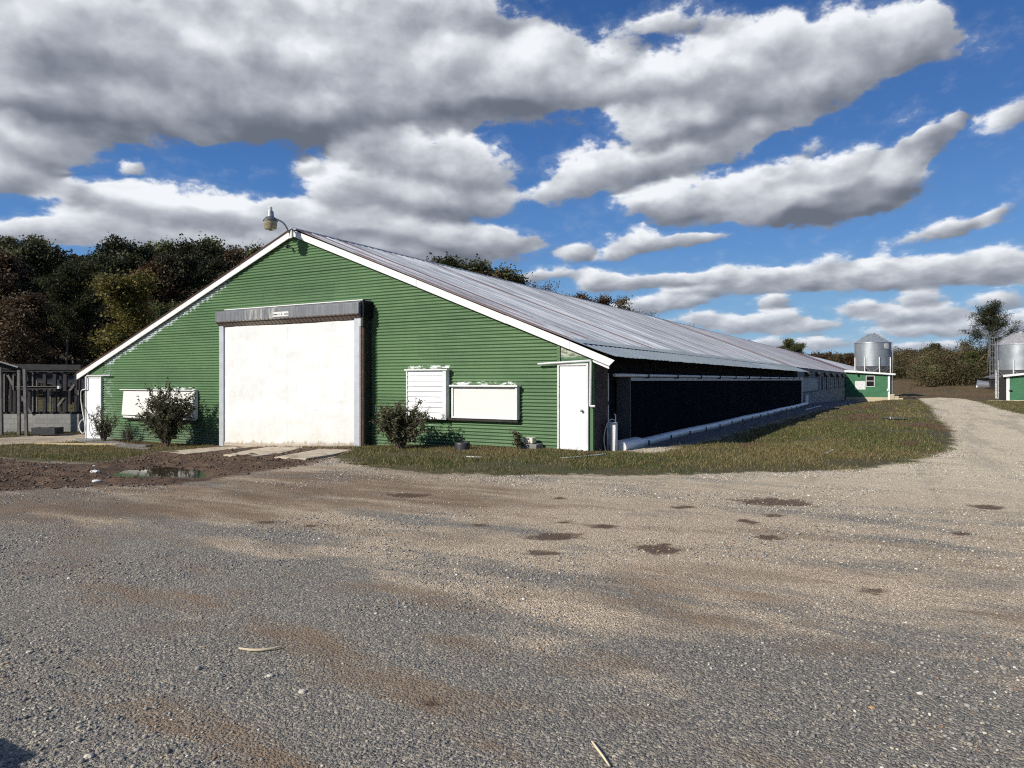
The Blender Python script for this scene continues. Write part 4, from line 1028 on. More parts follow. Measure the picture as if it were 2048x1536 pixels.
# cooling pad unit
pad = thing('cooling_pad', 'long dark evaporative cooling pad wall under the right eave of the green barn', 'cooling pad', (PX_, PY0, 0))
MB().box(PX_ - .12, PX_, PY0 + .04, PY1, .12, 1.60).build('pad', M['pad'], pad)
MB().box(PX_ - .16, PX_ + .05, PY0 + .02, PY1, 1.60, 1.68).build('top_channel', M['galv'], pad)
MB().box(PX_ - .16, PX_ + .05, PY0 + .02, PY1, .04, .12).build('bottom_channel', M['galv'], pad)
MB().box(PX_ - .30, PX_ + .06, PY0 - .02, PY0 + .02, -.1, 1.74).build('end_panel', simple('dull_end_panel', (.07, .073, .08), .7, .2, var=.2), pad)
MB().box(PX_ - .05, PX_ + .07, PY1, PY1 + .12, -.1, 1.78).build('end_post', M['trim'], pad)
mb = MB(); mb.tube([(-6.02, 15.5, 1.735), (-5.93, 16.0, 1.735), (-5.93, PY1, 1.735)], .042, 10); mb.build('header_pipe', M['pvc'], pad, smooth=40)
for k in range(12):
    y = 17.6 + k * 2.65
    MB().box(PX_ + .04, PX_ + .14, y, y + .03, 1.66, 1.80).build('pipe_bracket', M['dark'], pad)
mb = MB()
xs_, _ = 0, 0
sx = X_(1215, 15.6)
mb.tube([(sx, 15.6, -.2), (sx, 15.6, 1.78)], .035, 10); mb.build('supply_pipe', M['pvc'], pad, smooth=40)
mb = MB(); mb.tube([(sx, 15.6, 1.02), (sx, 15.6, 1.12)], .045, 10); mb.build('coupling', M['tyre'], pad, smooth=40)
mb = MB(); mb.tube([(sx - .22, 15.5, 1.745), (sx - .02, 15.6, 1.745)], .045, 10); mb.tube([(sx - .05, 15.52, 1.68), (sx - .05, 15.52, 1.84)], .02, 8); mb.build('valve', M['pvc'], pad, smooth=40)

gut = thing('gutter_pipe', 'long fat white drain pipe lying along the foot of the dark cooling pad', 'pipe', (-5.78, 16.0, -.1))
GZ = .06
mb = MB(); mb.tube([(-5.78, y, GZ + .01 * math.sin(y * .7)) for y in np.linspace(16.6, 48.6, 30)], .115, 14); mb.build('pipe', M['pvc'], gut, smooth=40)
mb = MB(); mb.tube([(-5.80, 15.25, GZ), (-5.79, 16.35, GZ), (-5.78, 16.75, GZ)], [.175, .175, .118], 16); mb.build('bell_end', M['pvc'], gut, smooth=40)
mb = MB(); mb.tube([(-5.78, 48.6, GZ), (-5.78, 48.85, GZ + .1), (-5.78, 48.9, .65)], [.12, .15, .15], 12); mb.build('riser', M['pvc'], gut, smooth=40)
for k in range(17):
    y = 16.95 + k * 1.9
    MB().bar((-5.66, y, GZ - .26), (-5.655, y, GZ + .05), .03, .03).bar((-5.9, y, GZ - .13), (-5.66, y, GZ - .13), .03, .03).build('bracket', M['dark'], gut)

# white stand pipe with its hose
stx, sty = X_(1222, 15.0), 15.0
sp = thing('standpipe', 'white open fronted drain stand at the barn corner beside the fat white pipe', 'standpipe', (stx, sty, 0))
mb = MB(); n = 14
zb, zt_ = -.06, Z_(1222, 845, 15.0)
vs = []; fs = []
for z in (zb, zt_):
    for k in range(n + 1):
        a = math.pi * (-.62 + 1.24 * k / n) + math.pi / 2
        vs.append((stx + .105 * math.cos(a), sty + .04 + .105 * math.sin(a), z))
for k in range(n): fs.append((k, k + 1, n + 2 + k, n + 1 + k))
mb.add(vs, fs); o = mb.build('half_pipe', M['pvc'], sp, smooth=60)
sol = o.modifiers.new('solid', 'SOLIDIFY'); sol.thickness = .008
MB().box(stx - .02, stx + .10, sty + .02, sty + .16, zb, zt_ + .005).build('pipe_face', M['pvc'], sp, bevel=.01)
MB().box(stx - .24, stx - .13, sty + .25, sty + .4, -.1, zt_ + .01).build('back_post', M['wood2'], sp)
mb = MB(); mb.tube([(stx + .07, sty + .1, zt_ - .1), (stx + .07, sty + .1, zt_ + .17), (stx + .04, sty + .1, zt_ + .19)], .016, 8); mb.build('tap_pipe', M['pvc'], sp, smooth=40)
def smoothpath(pts, n=6):
    pts = [Vector(p) for p in pts]; out = []
    for i in range(len(pts) - 1):
        p0, p1, p2, p3 = pts[max(i - 1, 0)], pts[i], pts[i + 1], pts[min(i + 2, len(pts) - 1)]
        for k in range(n):
            t = k / n
            out.append(.5 * ((2 * p1) + (-p0 + p2) * t + (2 * p0 - 5 * p1 + 4 * p2 - p3) * t * t + (-p0 + 3 * p1 - 3 * p2 + p3) * t ** 3))
    out.append(pts[-1]); return out
def at(px, py, Y): x, z = on_y(px, py, Y); return (x, Y, z)
def ongr(px, py, dz=.012):
    x, y = gp(px, py); return (x, y, float(Hfull(np.array([x]), np.array([y]))[0]) + dz)
mb = MB(); mb.tube(smoothpath([at(1229, 840, 15.1), at(1221, 839, 15.05), at(1214, 848, 15.0), at(1209, 866, 14.95), at(1208, 885, 14.9), at(1212, 905, 14.8), ongr(1210, 913), ongr(1180, 917), ongr(1150, 920), ongr(1120, 922)]), .013, 8)
o = mb.build('garden_hose', M['hose'], None, smooth=50)
mb2 = MB(); ring = [at(1217 + 3.6 * math.cos(a), 852 + 3.6 * math.sin(a), 15.0) for a in np.linspace(0, 6.28, 16)]; mb2.tube(ring, .008, 6); 
top_origin(o, ongr(1210, 913)); tag(o, 'white hose arching off the standpipe and trailing over the grass', 'hose')
o2 = mb2.build('hose_ring', M['pvc'], o, smooth=50); o2.location = (0, 0, 0)

# ------------------------------------------------------------------ doors
def pdoor(name, px0, px1, py0, py1, label, knob=None, out=.05):
    xm = X_((px0 + px1) / 2); pm = (px0 + px1) / 2
    x0, x1 = X_(px0), X_(px1); z0, z1 = Z_(pm, py1), Z_(pm, py0)
    t = thing(name, None, None, ((x0 + x1) / 2, GY, z0)); t.parent = None
    return x0, x1, z0, z1, t
def barn_door(px0, px1, py0, py1, label, knob=None):
    pm = (px0 + px1) / 2
    x0, x1 = X_(px0), X_(px1); z0, z1 = Z_(pm, py1), Z_(pm, py0)
    d = MB().box(x0 + .05, x1 - .05, GY - .045, GY - .004, z0 + .05, z1 - .05).build('door', M['door'], barn, bevel=.005); d['label'] = label
    f = MB(); 
    f.box(x0, x0 + .047, GY - .075, GY - .004, z0, z1); f.box(x1 - .047, x1, GY - .075, GY - .004, z0, z1); f.box(x0 + .048, x1 - .048, GY - .075, GY - .004, z1 - .047, z1); f.box(x0 + .048, x1 - .048, GY - .09, GY - .004, z0, z0 + .047)
    f.build('frame', M['trim'], d, bevel=.004)
    if knob:
        kx, kz = on_y(knob[0], knob[1], GY)
        mb = MB(); mb.lathe((kx, GY - .045, kz), [(.03, 0), (.03, -.008), (.012, -.01), (.012, -.035), (.028, -.045), (.030, -.06), (.015, -.072)], 14, 'Y'); mb.build('door_knob', M['galv'], d, smooth=40)
    return d
barn_door(1117, 1179, 727, 907, 'narrow white door at the right end of the gable', (1166, 821))
barn_door(174, 206, 753, 880, 'narrow white door at the left end of the gable')

# overflow pipes over the doors
def wallpipe(pts, r, name='drain_pipe', mat='pvc', Yb=GY - .10):
    mb = MB(); mb.tube([at(a, b, Yb) for a, b in pts], r, 10); o = mb.build(name, M[mat], barn, smooth=50); return o
wallpipe([(1076, 728), (1130, 724.5), (1181, 721), (1181.5, 724), (1180, 811), (1181, 812.5), (1190, 812.5)], .026)
wallpipe([(221, 750.5), (174, 751.5), (173.2, 753), (173.2, 778), (171, 779), (165, 779.5)], .024)
mb = MB(); mb.tube(smoothpath([at(165, 780, 14.38), at(162, 784, 14.38), at(162, 800, 14.36), at(165, 822, 14.3), at(169, 845, 14.25), at(170, 860, 14.2), at(166, 867, 14.1), at(160, 861, 14.1), at(158, 852, 14.15), at(161, 843, 14.2), at(167, 838, 14.3)]), .018, 8)
o = mb.build('garden_hose', M['hose'], None, smooth=50); top_origin(o, at(166, 868, 14.1)); tag(o, 'grey hose hanging in a loop left of the left door', 'hose')

# roll-up curtain door
ro = .35; RYF = GY - ro
rx0, rx1 = X_(438, RYF), X_(721.5, RYF)
cw0, cw1 = X_(446.5, RYF), X_(708, RYF)
zL = Z_(446, 890, RYF); zR = Z_(708, 901.5, RYF)
zt0 = Z_(580, 644, RYF) + .08
nx_, nz_ = 110, 90; V = []
r = np.random.default_rng(4)
for j in range(nz_):
    t = j / (nz_ - 1); row = []
    u = np.linspace(0, 1, nx_); x = cw0 + (cw1 - cw0) * u; zb = zL + (zR - zL) * u
    z = zb + (zt0 - zb) * t
    wr = (fbm(x * .8 + z * .7, z * 1.6 - x * .5, 31, 4) - .5) * .05 + (fbm(x * 2.6 + z * 2.2, z * .8 - x, 41, 3) - .5) * .030
    edge = np.minimum(u, 1 - u); y = RYF + .05 + wr * np.clip(edge * 14, 0, 1)
    if t < .03: y = y - .02
    V.append(np.stack([x, y, z], -1))
V = np.array(V); ii = np.arange(nx_ * nz_).reshape(nz_, nx_)
me = np_mesh('roller_curtain', V.reshape(-1, 3) - np.array(barn.location), np.stack([ii[:-1, :-1], ii[:-1, 1:], ii[1:, 1:], ii[1:, :-1]], -1).reshape(-1, 4), True)
cur = link('roller_curtain', me, M['curtain'], barn); cur['label'] = 'big white roll-up curtain door, muddy along its bottom edge'
mb = MB(); mb.tube([(cw0 + .02, RYF + .03, zL), (cw1 - .02, RYF + .03, zR)], .035, 10); mb.build('bottom_bar', M['curtain'], cur, smooth=50)
# vertical seams of the curtain
for p in (565,):
    xq = X_(p, RYF)
    MB().box(xq, xq + .012, RYF + .02, RYF + .045, zL + .1, zt0 - .1)
MB().box(rx0, cw0 - .002, RYF, GY + .02, zL - .12, zt0).build('door_channel', M['channel'], barn, bevel=.006)
MB().box(cw1 + .002, rx1, RYF, RYF + .06, zR - .08, zt0).build('door_channel', M['channel'], barn, bevel=.006)
MB().box(rx1 - .06, rx1, RYF + .062, GY + .02, zR - .3, zt0 + .1).build('door_jamb', M['dark'], barn)  # dark colour paints the shade on the frame's right-facing side
# hood
HY = 14.02
hx0, hx1 = X_(430, HY), X_(717, HY)
zt = Z_(580, 612.5, HY); zf = Z_(580, 634.5, HY)
prof = [(GY + .01, zt + .035), (HY + .12, zt + .03), (HY, zt - .03), (HY, zf), (HY + .20, zf - .16), (GY + .01, zf - .16)]
mb = MB(); mb.prism([(hx0, y, z) for y, z in prof], (hx1 - hx0, 0, 0)); hood = mb.build('door_hood', M['hood'], barn, bevel=.006)
MB().box(hx0 + .3, hx1 + .05, HY + .10, GY, zt + .036, zt + .06).build('hood_flange', M['white'], hood)  # white colour paints the highlight along the hood's top edge
# perforated brown underside
gmt, N_, b_ = newmat('brown_grid')
P_ = N_.new('ShaderNodeNewGeometry').outputs['Position']; s_ = N_.sep(P_)
g1 = N_.m('ABSOLUTE', N_.m('SUBTRACT', N_.m('FRACT', N_.m('MULTIPLY', s_[0], 6.2)), .5)); g2 = N_.m('ABSOLUTE', N_.m('SUBTRACT', N_.m('FRACT', N_.m('MULTIPLY', s_[2], 9)), .5))
gg = N_.m('MAXIMUM', N_.sstep(g1, .36, .44), N_.sstep(g2, .34, .44))
cc = N_.mix(N_.sstep(s_[0], -17.6, -16.8), (.21, .155, .13), (.34, .29, .22)); cc = N_.mix(N_.sstep(s_[0], -15.8, -15.2), cc, (.21, .155, .13))
N_.l.new(N_.mix(gg, cc, (.03, .022, .02)), b_.inputs[0]); b_.inputs['Roughness'].default_value = .8
M['grid'] = gmt
MB().prism([(hx0 + .03, HY - .002, zf - .006), (hx0 + .03, HY + .196, zf - .166), (hx0 + .03, HY + .192, zf - .176), (hx0 + .03, HY - .006, zf - .016)], (hx1 - hx0 - .06, 0, 0)).build('hood_grille', M['grid'], hood)
# small worn sticker with unreadable print
sx0, sx1 = X_(546, HY - .003), X_(577, HY - .003); sz0, sz1 = Z_(561, 633, HY), Z_(561, 623.5, HY)
st = MB().box(sx0, sx1, HY - .006, HY - .002, sz0, sz1).build('label_plate', M['trim'], hood)
for a, b, u0, u1 in ((.02, .30, .35, .55), (.38, .42, .3, .6), (.55, .59, .3, .6), (.72, .98, .5, .58), (.72, .98, .32, .40)):
    w = sx1 - sx0; h = sz1 - sz0; MB().box(sx0 + w * a, sx0 + w * b, HY - .008, HY - .0065, sz0 + h * u0, sz0 + h * u1).build('worn_print', M['dark'], st)
# motor end, post, rod and chain right of the door
mb = MB(); mb.box(hx1 + .002, hx1 + .10, HY + .10, GY, zf - .10, zt - .02); mb.build('motor_box', M['black'], hood, bevel=.01)
pxm = X_(737, 14.32)
zpt = Z_(735, 598, 14.3)
MB().box(rx1 + .012, rx1 + .075, 14.22, GY - .02, zR - .35, zpt).build('guide_post', M['dark'], barn, bevel=.006)
MB().prism([(rx1 + .0, 14.13, zpt - .03), (rx1 + .05, 14.13, zpt - .01), (rx1 + .04, 14.13, zpt - .30)], (0, .004, 0)).build('bracket_plate', M['wood2'], barn)
MB().box(rx1 + .0, rx1 + .09, 14.14, 14.215, zf - .35, zpt - .02).build('guide_head', M['dark'], barn, bevel=.008)
mb = MB(); xr_ = rx1 + .055; mb.tube([(xr_, 14.18, zR - .2), (xr_, 14.18, zf - .3)], .016, 8); mb.build('guide_rod', M['rust'], barn, smooth=50)
mb = MB(); xc = rx1 + .045; z = zf - .36; k = 0
while z > zR + .05:
    a = (0, .016) if k % 2 else (.016, 0)
    pts = [(xc + a[0] * math.cos(q), 14.07 + a[1] * math.cos(q), z + .028 * math.sin(q)) for q in np.linspace(0, 2 * math.pi, 9)]
    mb.tube(pts, .0055, 5, cap=False); z -= .045; k += 1
mb.build('pull_chain', M['rust'], barn, smooth=60)

# ------------------------------------------------------------------ gable windows
def wbox(px0, px1, py0, py1, out):
    pm = (px0 + px1) / 2
    return X_(px0, GY - out), X_(px1, GY - out), Z_(pm, py1, GY - out), Z_(pm, py0, GY - out)
x0, x1, z0, z1 = wbox(812, 892, 741, 838, .16)
w = MB().box(x0 + .03, x1 - .03, GY - .12, GY - .03, z0 + .03, z1 - .03).build('window_shutter', M['white'], barn); w['label'] = 'closed shutter of white lap boards, taller of the two right of the big door'
f = MB(); f.box(x0, x0 + .035, GY - .16, GY - .01, z0, z1); f.box(x1 - .10, x1, GY - .165, GY - .01, z0, z1 + .02); f.box(x0 + .036, x1 - .101, GY - .16, GY - .01, z0, z0 + .03); f.box(x0 - .04, x1 + .05, GY - .19, GY - .01, z1, z1 + .035)
f.build('frame', M['white'], w, bevel=.004)
nb = 9; hh = (z1 - z0 - .03) / nb
for k in range(nb):
    za = z0 + .03 + k * hh
    MB().prism([(x0 + .037, GY - .148, za + .004), (x0 + .037, GY - .128, za + hh + .0), (x0 + .037, GY - .121, za + hh), (x0 + .037, GY - .121, za + .004)], (x1 - x0 - .14, 0, 0)).build('lap_board', M['white'], w)
x0, x1, z0, z1 = wbox(902, 1034, 771, 838, .14)
w = MB().box(x0 + .05, x1 - .05, GY - .10, GY - .02, z0 + .04, z1 - .04).build('window_panel', M['cream'], barn, bevel=.004); w['label'] = 'wide cream panel closing the lower window right of the big door'
f = MB(); f.box(x0, x0 + .05, GY - .13, GY - .01, z0, z1); f.box(x1 - .05, x1, GY - .14, GY - .01, z0, z1); f.box(x0 + .051, x1 - .051, GY - .13, GY - .01, z0, z0 + .04); f.box(x0 - .03, x1 + .03, GY - .19, GY - .01, z1 - .03, z1 + .01)
f.build('frame', M['white'], w, bevel=.004)
f = MB().box(x0 - .9, x1, GY - .10, GY - .01, z0 - .06, z0 - .003).build('sill_batten', M['dark'], w)
x0, x1, z0, z1 = wbox(247, 389, 782, 832, .10)
mb = MB(); mb.prism([(x0, GY - .07, z1), (x0, GY - .10, z1), (x0, GY - .17, z0), (x0, GY - .14, z0)], (x1 - x0, 0, 0)); w = mb.build('window_panel', M['cream'], barn, bevel=.004); w['label'] = 'cream awning panel tilted out behind the big bush left of the door'
f = MB(); f.box(x0 - .14, x1 + .03, GY - .16, GY - .01, z1 + .02, z1 + .05); f.box(x1 + .002, x1 + .05, GY - .14, GY - .01, z0 - .04, z1 + .02); f.box(x0, x1, GY - .12, GY - .01, z0 - .10, z0 - .02)
f.build('frame', M['white'], w, bevel=.004)
MB().box(x0 + .02, x1 + .05, GY - .13, GY - .01, z0 - .14, z0 - .102).build('sill', M['dark'], w)

# ------------------------------------------------------------------ barn lamp
lx = X_(581, FYF)
lamp = thing('barn_lamp', 'old lamp with a yellowed lens on a curved arm at the barn ridge', 'lamp', (lx, FYF, RZ - .2))
ly, lz = on_x(541, 440, lx)
mb = MB(); mb.tube(smoothpath([(lx + .0, FYF - .03, RZ - .20), (lx, FYF - .03, RZ + .02), (lx, FYF - .06, lz - .22), (lx, FYF - .16, lz - .08), (lx, FYF - .32, lz + .03), (lx, ly + .05, lz + .08)], 5), .024, 10); mb.build('arm', M['galv'], lamp, smooth=50)
MB().box(lx + .03, lx + .10, FYF - .05, FYF - .003, RZ - .24, RZ + .05).box(lx - .06, lx + .09, FYF - .04, FYF - .003, RZ - .25, RZ - .22).build('mounting_plate', M['trim'], lamp, bevel=.004)
mb = MB(); mb.lathe((lx, ly, lz), [(.05, .02), (.20, -.015), (.205, -.03), (.20, -.032), (.175, .015), (.12, .075), (.07, .09)], 28); mb.build('shade', simple('grey_lamp_shade', (.10, .11, .12), .5, .4), lamp, smooth=40)
m_, N_, b_ = newmat('yellowed_lens'); P_ = N_.new('ShaderNodeTexCoord').outputs['Object']
N_.l.new(N_.mix(N_.sstep(N_.noise(N_.map(P_, sc=(3, 3, 9)), 2, 4, .6), .4, .65), (.42, .37, .24), (.28, .24, .15)), b_.inputs[0]); b_.inputs['Roughness'].default_value = .25; b_.inputs['Transmission Weight'].default_value = .25
mb = MB(); mb.lathe((lx, ly, lz), [(.175, -.018), (.186, -.033), (.18, -.10), (.165, -.24), (.15, -.262), (.05, -.27), (.03, -.30), (.008, -.305)], 32); mb.build('lens', m_, lamp, smooth=40)
mb = MB(); mb.lathe((lx, ly, lz), [(.10, .085), (.095, .10), (.085, .22), (.075, .245), (.05, .25)], 20); mb.box(lx - .115, lx - .085, ly - .03, ly + .03, lz + .09, lz + .24); mb.build('ballast_housing', M['galv'], lamp, smooth=40)
mb = MB(); mb.lathe((lx, ly, lz), [(.045, .245), (.05, .27), (.048, .33), (.05, .335), (.045, .36), (.02, .365)], 16); mb.build('photocell', M['trim'], lamp, smooth=40)
fx, fz = on_y(580, 493, GY)
cl = thing('spotlight', 'tiny dark spotlight on the green gable just below the ridge', 'spotlight', (fx, GY, fz))
mb = MB(); mb.tube([(fx, GY, fz + .02), (fx, GY - .10, fz + .03), (fx + .05, GY - .16, fz)], .012, 8); mb.build('bracket', M['dark'], cl, smooth=50)
mb = MB(); mb.tube([(fx + .03, GY - .13, fz + .03), (fx + .09, GY - .19, fz - .06)], [.03, .04], 12); mb.build('lamp_head', M['dark'], cl, smooth=50)
mb = MB(); mb.lathe((fx - .06, GY - .006, fz + .01), [(.035, 0), (.035, -.03), (.02, -.035)], 12, 'Y'); mb.build('junction_box', M['trim'], cl, smooth=50)

# ------------------------------------------------------------------ far green addition against the barn side
def lean(name, label, px0, px1, ytop0, ytop1, ybase, Y, depth, roofpx, block=True, window=None, base_z=None, trims='R'):
    x0, x1 = on_y(px0, 760, Y)[0], on_y(px1, 760, Y)[0]
    z0, z1 = on_y(px0, ytop0, Y)[1], on_y(px1, ytop1, Y)[1]
    zb = float(H0((x0 + x1) / 2, Y)) - .3
    t = thing(name, label, 'shed', ((x0 + x1) / 2, Y, zb + .3))
    zbl = on_y((px0 + px1) / 2, ybase, Y)[1]
    mb = MB(); mb.prism([(x0, Y, zbl), (x1, Y, zbl), (x1, Y, z1), (x0, Y, z0)], (0, depth, 0)); mb.build('wall', M['grncorr'], t)
    MB().box(x0 + .05, x1 - .02, Y - .02, Y + depth - .1, zb, zbl - .003).build('block_base', M['block2'], t)
    ra, rb = on_y(roofpx[0], 760, Y - .3)[0], on_y(roofpx[1], 760, Y - .3)[0]
    sl = (z1 - z0) / (x1 - x0)
    mb = MB(); mb.prism([(ra, Y - .3, z0 + sl * (ra - x0) + .01), (rb, Y - .3, z0 + sl * (rb - x0) + .01), (rb, Y - .3, z0 + sl * (rb - x0) + .10), (ra, Y - .3, z0 + sl * (ra - x0) + .10)], (0, depth + .5, 0)); mb.build('roof', M['shedroof'], t)
    mb = MB(); mb.prism([(ra, Y - .34, z0 + sl * (ra - x0) - .10), (rb, Y - .34, z0 + sl * (rb - x0) - .08), (rb, Y - .34, z0 + sl * (rb - x0) + .09), (ra, Y - .34, z0 + sl * (ra - x0) + .13)], (0, .036, 0)); mb.build('fascia', M['white'], t)
    return t, x0, x1, z0, z1, zb, zbl
AY = 88.0
t, x0, x1, z0, z1, zb, zbl = lean('shed', 'green lean-to shed with one window, far down the side of the long barn', 1691, 1779.5, 742.5, 748.0, 794, AY, 6.0, (1689, 1791))
MB().box(x1 - .18, x1 + .02, AY - .05, AY - .003, zb, z1 - .05).build('corner_trim', M['white'], t)
wx0, wx1 = on_y(1733, 760, AY)[0], on_y(1748, 760, AY)[0]; wz0, wz1 = on_y(1740, 772.5, AY)[1], on_y(1740, 752.5, AY)[1]
w = MB().box(wx0, wx1, AY - .02, AY - .003, wz0, wz1).build('window', M['black'], t)
f = MB(); f.box(wx0 - .06, wx0, AY - .05, AY - .003, wz0 - .06, wz1 + .06); f.box(wx1, wx1 + .06, AY - .05, AY - .003, wz0 - .06, wz1 + .06); f.box(wx0, wx1, AY - .05, AY - .021, wz1, wz1 + .06); f.box(wx0, wx1, AY - .05, AY - .021, wz0 - .06, wz0); f.box(wx0, wx1, AY - .045, AY - .021, (wz0 + wz1) / 2, (wz0 + wz1) / 2 + .06)
f.build('frame', M['trim'], w)
a_, b_2 = on_y(1710, 760, AY)[0], on_y(1731, 760, AY)[0]
pl = MB().box(a_, b_2, AY - .012, AY - .003, on_y(1720, 779, AY)[1], on_y(1720, 762, AY)[1]).build('bare_patch', M['trim'], t)
bx_, bz_ = on_y(1775.5, 780, AY); MB().box(bx_ - .08, bx_ + .1, AY - .15, AY - .003, bz_ - .12, bz_ + .15).build('meter_box', M['trim'], t)
bx_, bz_ = on_y(1714, 746.8, AY); mb = MB(); mb.lathe((bx_, AY - .34, bz_), [(.12, 0), (.12, -.1), (.08, -.16)], 10, 'Y'); mb.build('floodlight', M['dark'], t)
# block steps at its right end
st_ = thing('steps', 'crumbling concrete block steps at the right end of the far green shed', 'steps', (x1, AY, zb + .3))
for k in range(4):
    MB().box(x1 + .05 + k * .42, x1 + .05 + (k + 1) * .42 - .02, AY - .1 + k * .06, AY + 1.0, zb, zb + .3 + (.86 - k * .21)).build('step', M['block2'], st_)

# ------------------------------------------------------------------ feed bins
def feed_bin(name, label, pxc, t_, rpx, y_top, y_bot, y_peak, group, rust=False, ladder=-1, yaw=0, decal=True, posts=(1728, 1761)):
    c = at_t(pxc, 760, t_); cx, cy = c[0], c[1]; r = rpx * t_ / FPX
    zt, zb, zp = [CAMZ + (HOR - q) * t_ / FPX for q in (y_top, y_bot, y_peak)]
    zg = float(H0(cx, cy)) - .2
    T = thing(name, label, 'feed bin', (cx, cy, zg + .2), group)
    mb = MB(); mb.lathe((cx, cy, 0), [(r, zb), (r, zt)], 48); mb.build('cylinder', M['bin'], T, smooth=40)
    prof = [(r * 1.025, zt - .05), (r * 1.02, zt + .02), (r * .30, zp - .12), (.26, zp - .10), (.26, zp + .02), (.20, zp + .06)]
    mb = MB(); mb.lathe((cx, cy, 0), prof, 48); rf = mb.build('cone_roof', M['binroofrust' if rust else 'binroof'], T, smooth=30)
    mb = MB()
    for k in range(24):
        a = 2 * math.pi * k / 24; mb.bar((cx + math.cos(a) * r, cy + math.sin(a) * r, zt + .045), (cx + math.cos(a) * .3 * r, cy + math.sin(a) * .3 * r, zp - .10), .04, .05)
    mb.build('roof_ribs', M['binroofrust' if rust else 'binroof'], rf)
    mb = MB(); mb.lathe((cx, cy, 0), [(.25, max(zg + 1.0, zb - r * 1.4)), (r * .985, zb - .01)], 40); mb.build('hopper', M['galv'], T, smooth=40)
    n = 8
    for k in range(n):
        a = 2 * math.pi * (k + .5) / n + yaw; X0 = cx + math.cos(a) * (r + .06); Y0 = cy + math.sin(a) * (r + .06)
        MB().box(X0 - .06, X0 + .06, Y0 - .06, Y0 + .06, zg, zb + .38 * (zt - zb)).build('leg', M['trim'], T)
    mb = MB()
    for k in range(n):
        a = 2 * math.pi * (k + .5) / n + yaw; a2 = 2 * math.pi * (k + 1.5) / n + yaw
        mb.bar((cx + math.cos(a) * r, cy + math.sin(a) * r, zb - .1), (cx + math.cos(a2) * r, cy + math.sin(a2) * r, zb - 1.6), .05, .05)
        mb.bar((cx + math.cos(a2) * r, cy + math.sin(a2) * r, zb - .1), (cx + math.cos(a) * r, cy + math.sin(a) * r, zb - 1.6), .05, .05)
    mb.build('bracing', M['galv'], T)
    # ladder with rails
    a = ladder; ex, ey = math.cos(a), math.sin(a); bx, by = cx + ex * (r + .18), cy + ey * (r + .18); tx, ty = -ey, ex
    mb = MB()
    for s_ in (-.22, .22): mb.bar((bx + tx * s_, by + ty * s_, zg + .4), (bx + tx * s_, by + ty * s_, zt + .35), .05, .05)
    z = zg + .6
    while z < zt + .2: mb.bar((bx + tx * -.22, by + ty * -.22, z), (bx + tx * .22, by + ty * .22, z), .03, .03, up=(0, 0, 1)); z += .3
    lad = mb.build('ladder', M['galv'], T)
    if rust:
        mb = MB(); z = zg + 2.6
        while z < zt + .9:
            pts = [(bx + tx * .38 * math.cos(q) + ex * .7 * math.sin(q), by + ty * .38 * math.cos(q) + ey * .7 * math.sin(q), z) for q in np.linspace(0, math.pi, 9)]
            mb.tube(pts, .02, 5); z += .8
        for q in (0, math.pi / 4, math.pi / 2, 3 * math.pi / 4, math.pi): mb.tube([(bx + tx * .38 * math.cos(q) + ex * .7 * math.sin(q), by + ty * .38 * math.cos(q) + ey * .7 * math.sin(q), zz) for zz in (zg + 2.6, zt + .9)], .018, 5)
        mb.build('cage', M['galv'], lad)
    # roof ladder up to the lid
    mb = MB()
    for s_ in (-.2, .2): mb.bar((bx + tx * s_, by + ty * s_, zt + .3), (cx + tx * s_ + ex * .4, cy + ty * s_ + ey * .4, zp + .12), .04, .04)
    mb.build('roof_ladder', M['galv'], T)
    if decal:
        w_ = at_t(1769, 760, t_); da = math.atan2(w_[1] - 0 - cy - r * .0, w_[0] - cx)
        a0 = math.atan2(-cy, -cx)
        vs = []; fs = []; n = 10; hh = .38; zc = CAMZ + (HOR - 693) * t_ / FPX
        for k in range(n + 1):
            u = k / n; aa = a0 + .62 + u * .42; h_ = hh * math.sqrt(max(.05, 1 - ((1 - u) * 1.0 - .0) ** 8)); 
            for sgn in (-1, 1): vs.append((cx + math.cos(aa) * (r + .015), cy + math.sin(aa) * (r + .015), zc + sgn * h_))
        for k in range(n): fs.append((2 * k, 2 * k + 2, 2 * k + 3, 2 * k + 1))
        MB().add(vs, fs).build('blank_plate', M['trim'], T)
    return T
feed_bin('feed_bin', 'round galvanised feed bin with a clean cone roof behind the far green shed', 1745.5, 96, 33, 686, 733, 667, 'feed bins', False, -.15, decal=True)
feed_bin('feed_bin', 'galvanised feed bin with a rust stained roof and caged ladder at the right edge', 2042, 82, 42, 689, 740, 664, 'feed bins', True, math.pi + .35, decal=False)

# right edge shed
RY = gp(2013, 803)[1]
t, x0, x1, z0, z1, zb, zbl = lean('shed', 'green shed with a white corner board below the rust stained feed bin', 2013, 2110, 751.5, 742, 800.5, RY, 4.5, (2006, 2120))
MB().box(x0 - .02, x0 + .26, RY - .05, RY - .003, zb + .2, z0 - .02).build('corner_trim', M['white'], t)
bx_, bz_ = on_y(2020, 780.5, RY); MB().box(bx_ - .1, bx_ + .15, RY - .18, RY - .003, bz_ - .06, bz_ + .05).build('door_latch', M['dark'], t)
MB().box(x0 - .55, x0 - .03, RY + .6, RY + .7, zb + .2, z0 - .15).build('side_wall', M['wood'], t)
MB().box(x0 - 1.6, x0 + .6, RY - .7, RY - .1, zb + .1, zb + .42).build('doorstep', M['block2'], t)

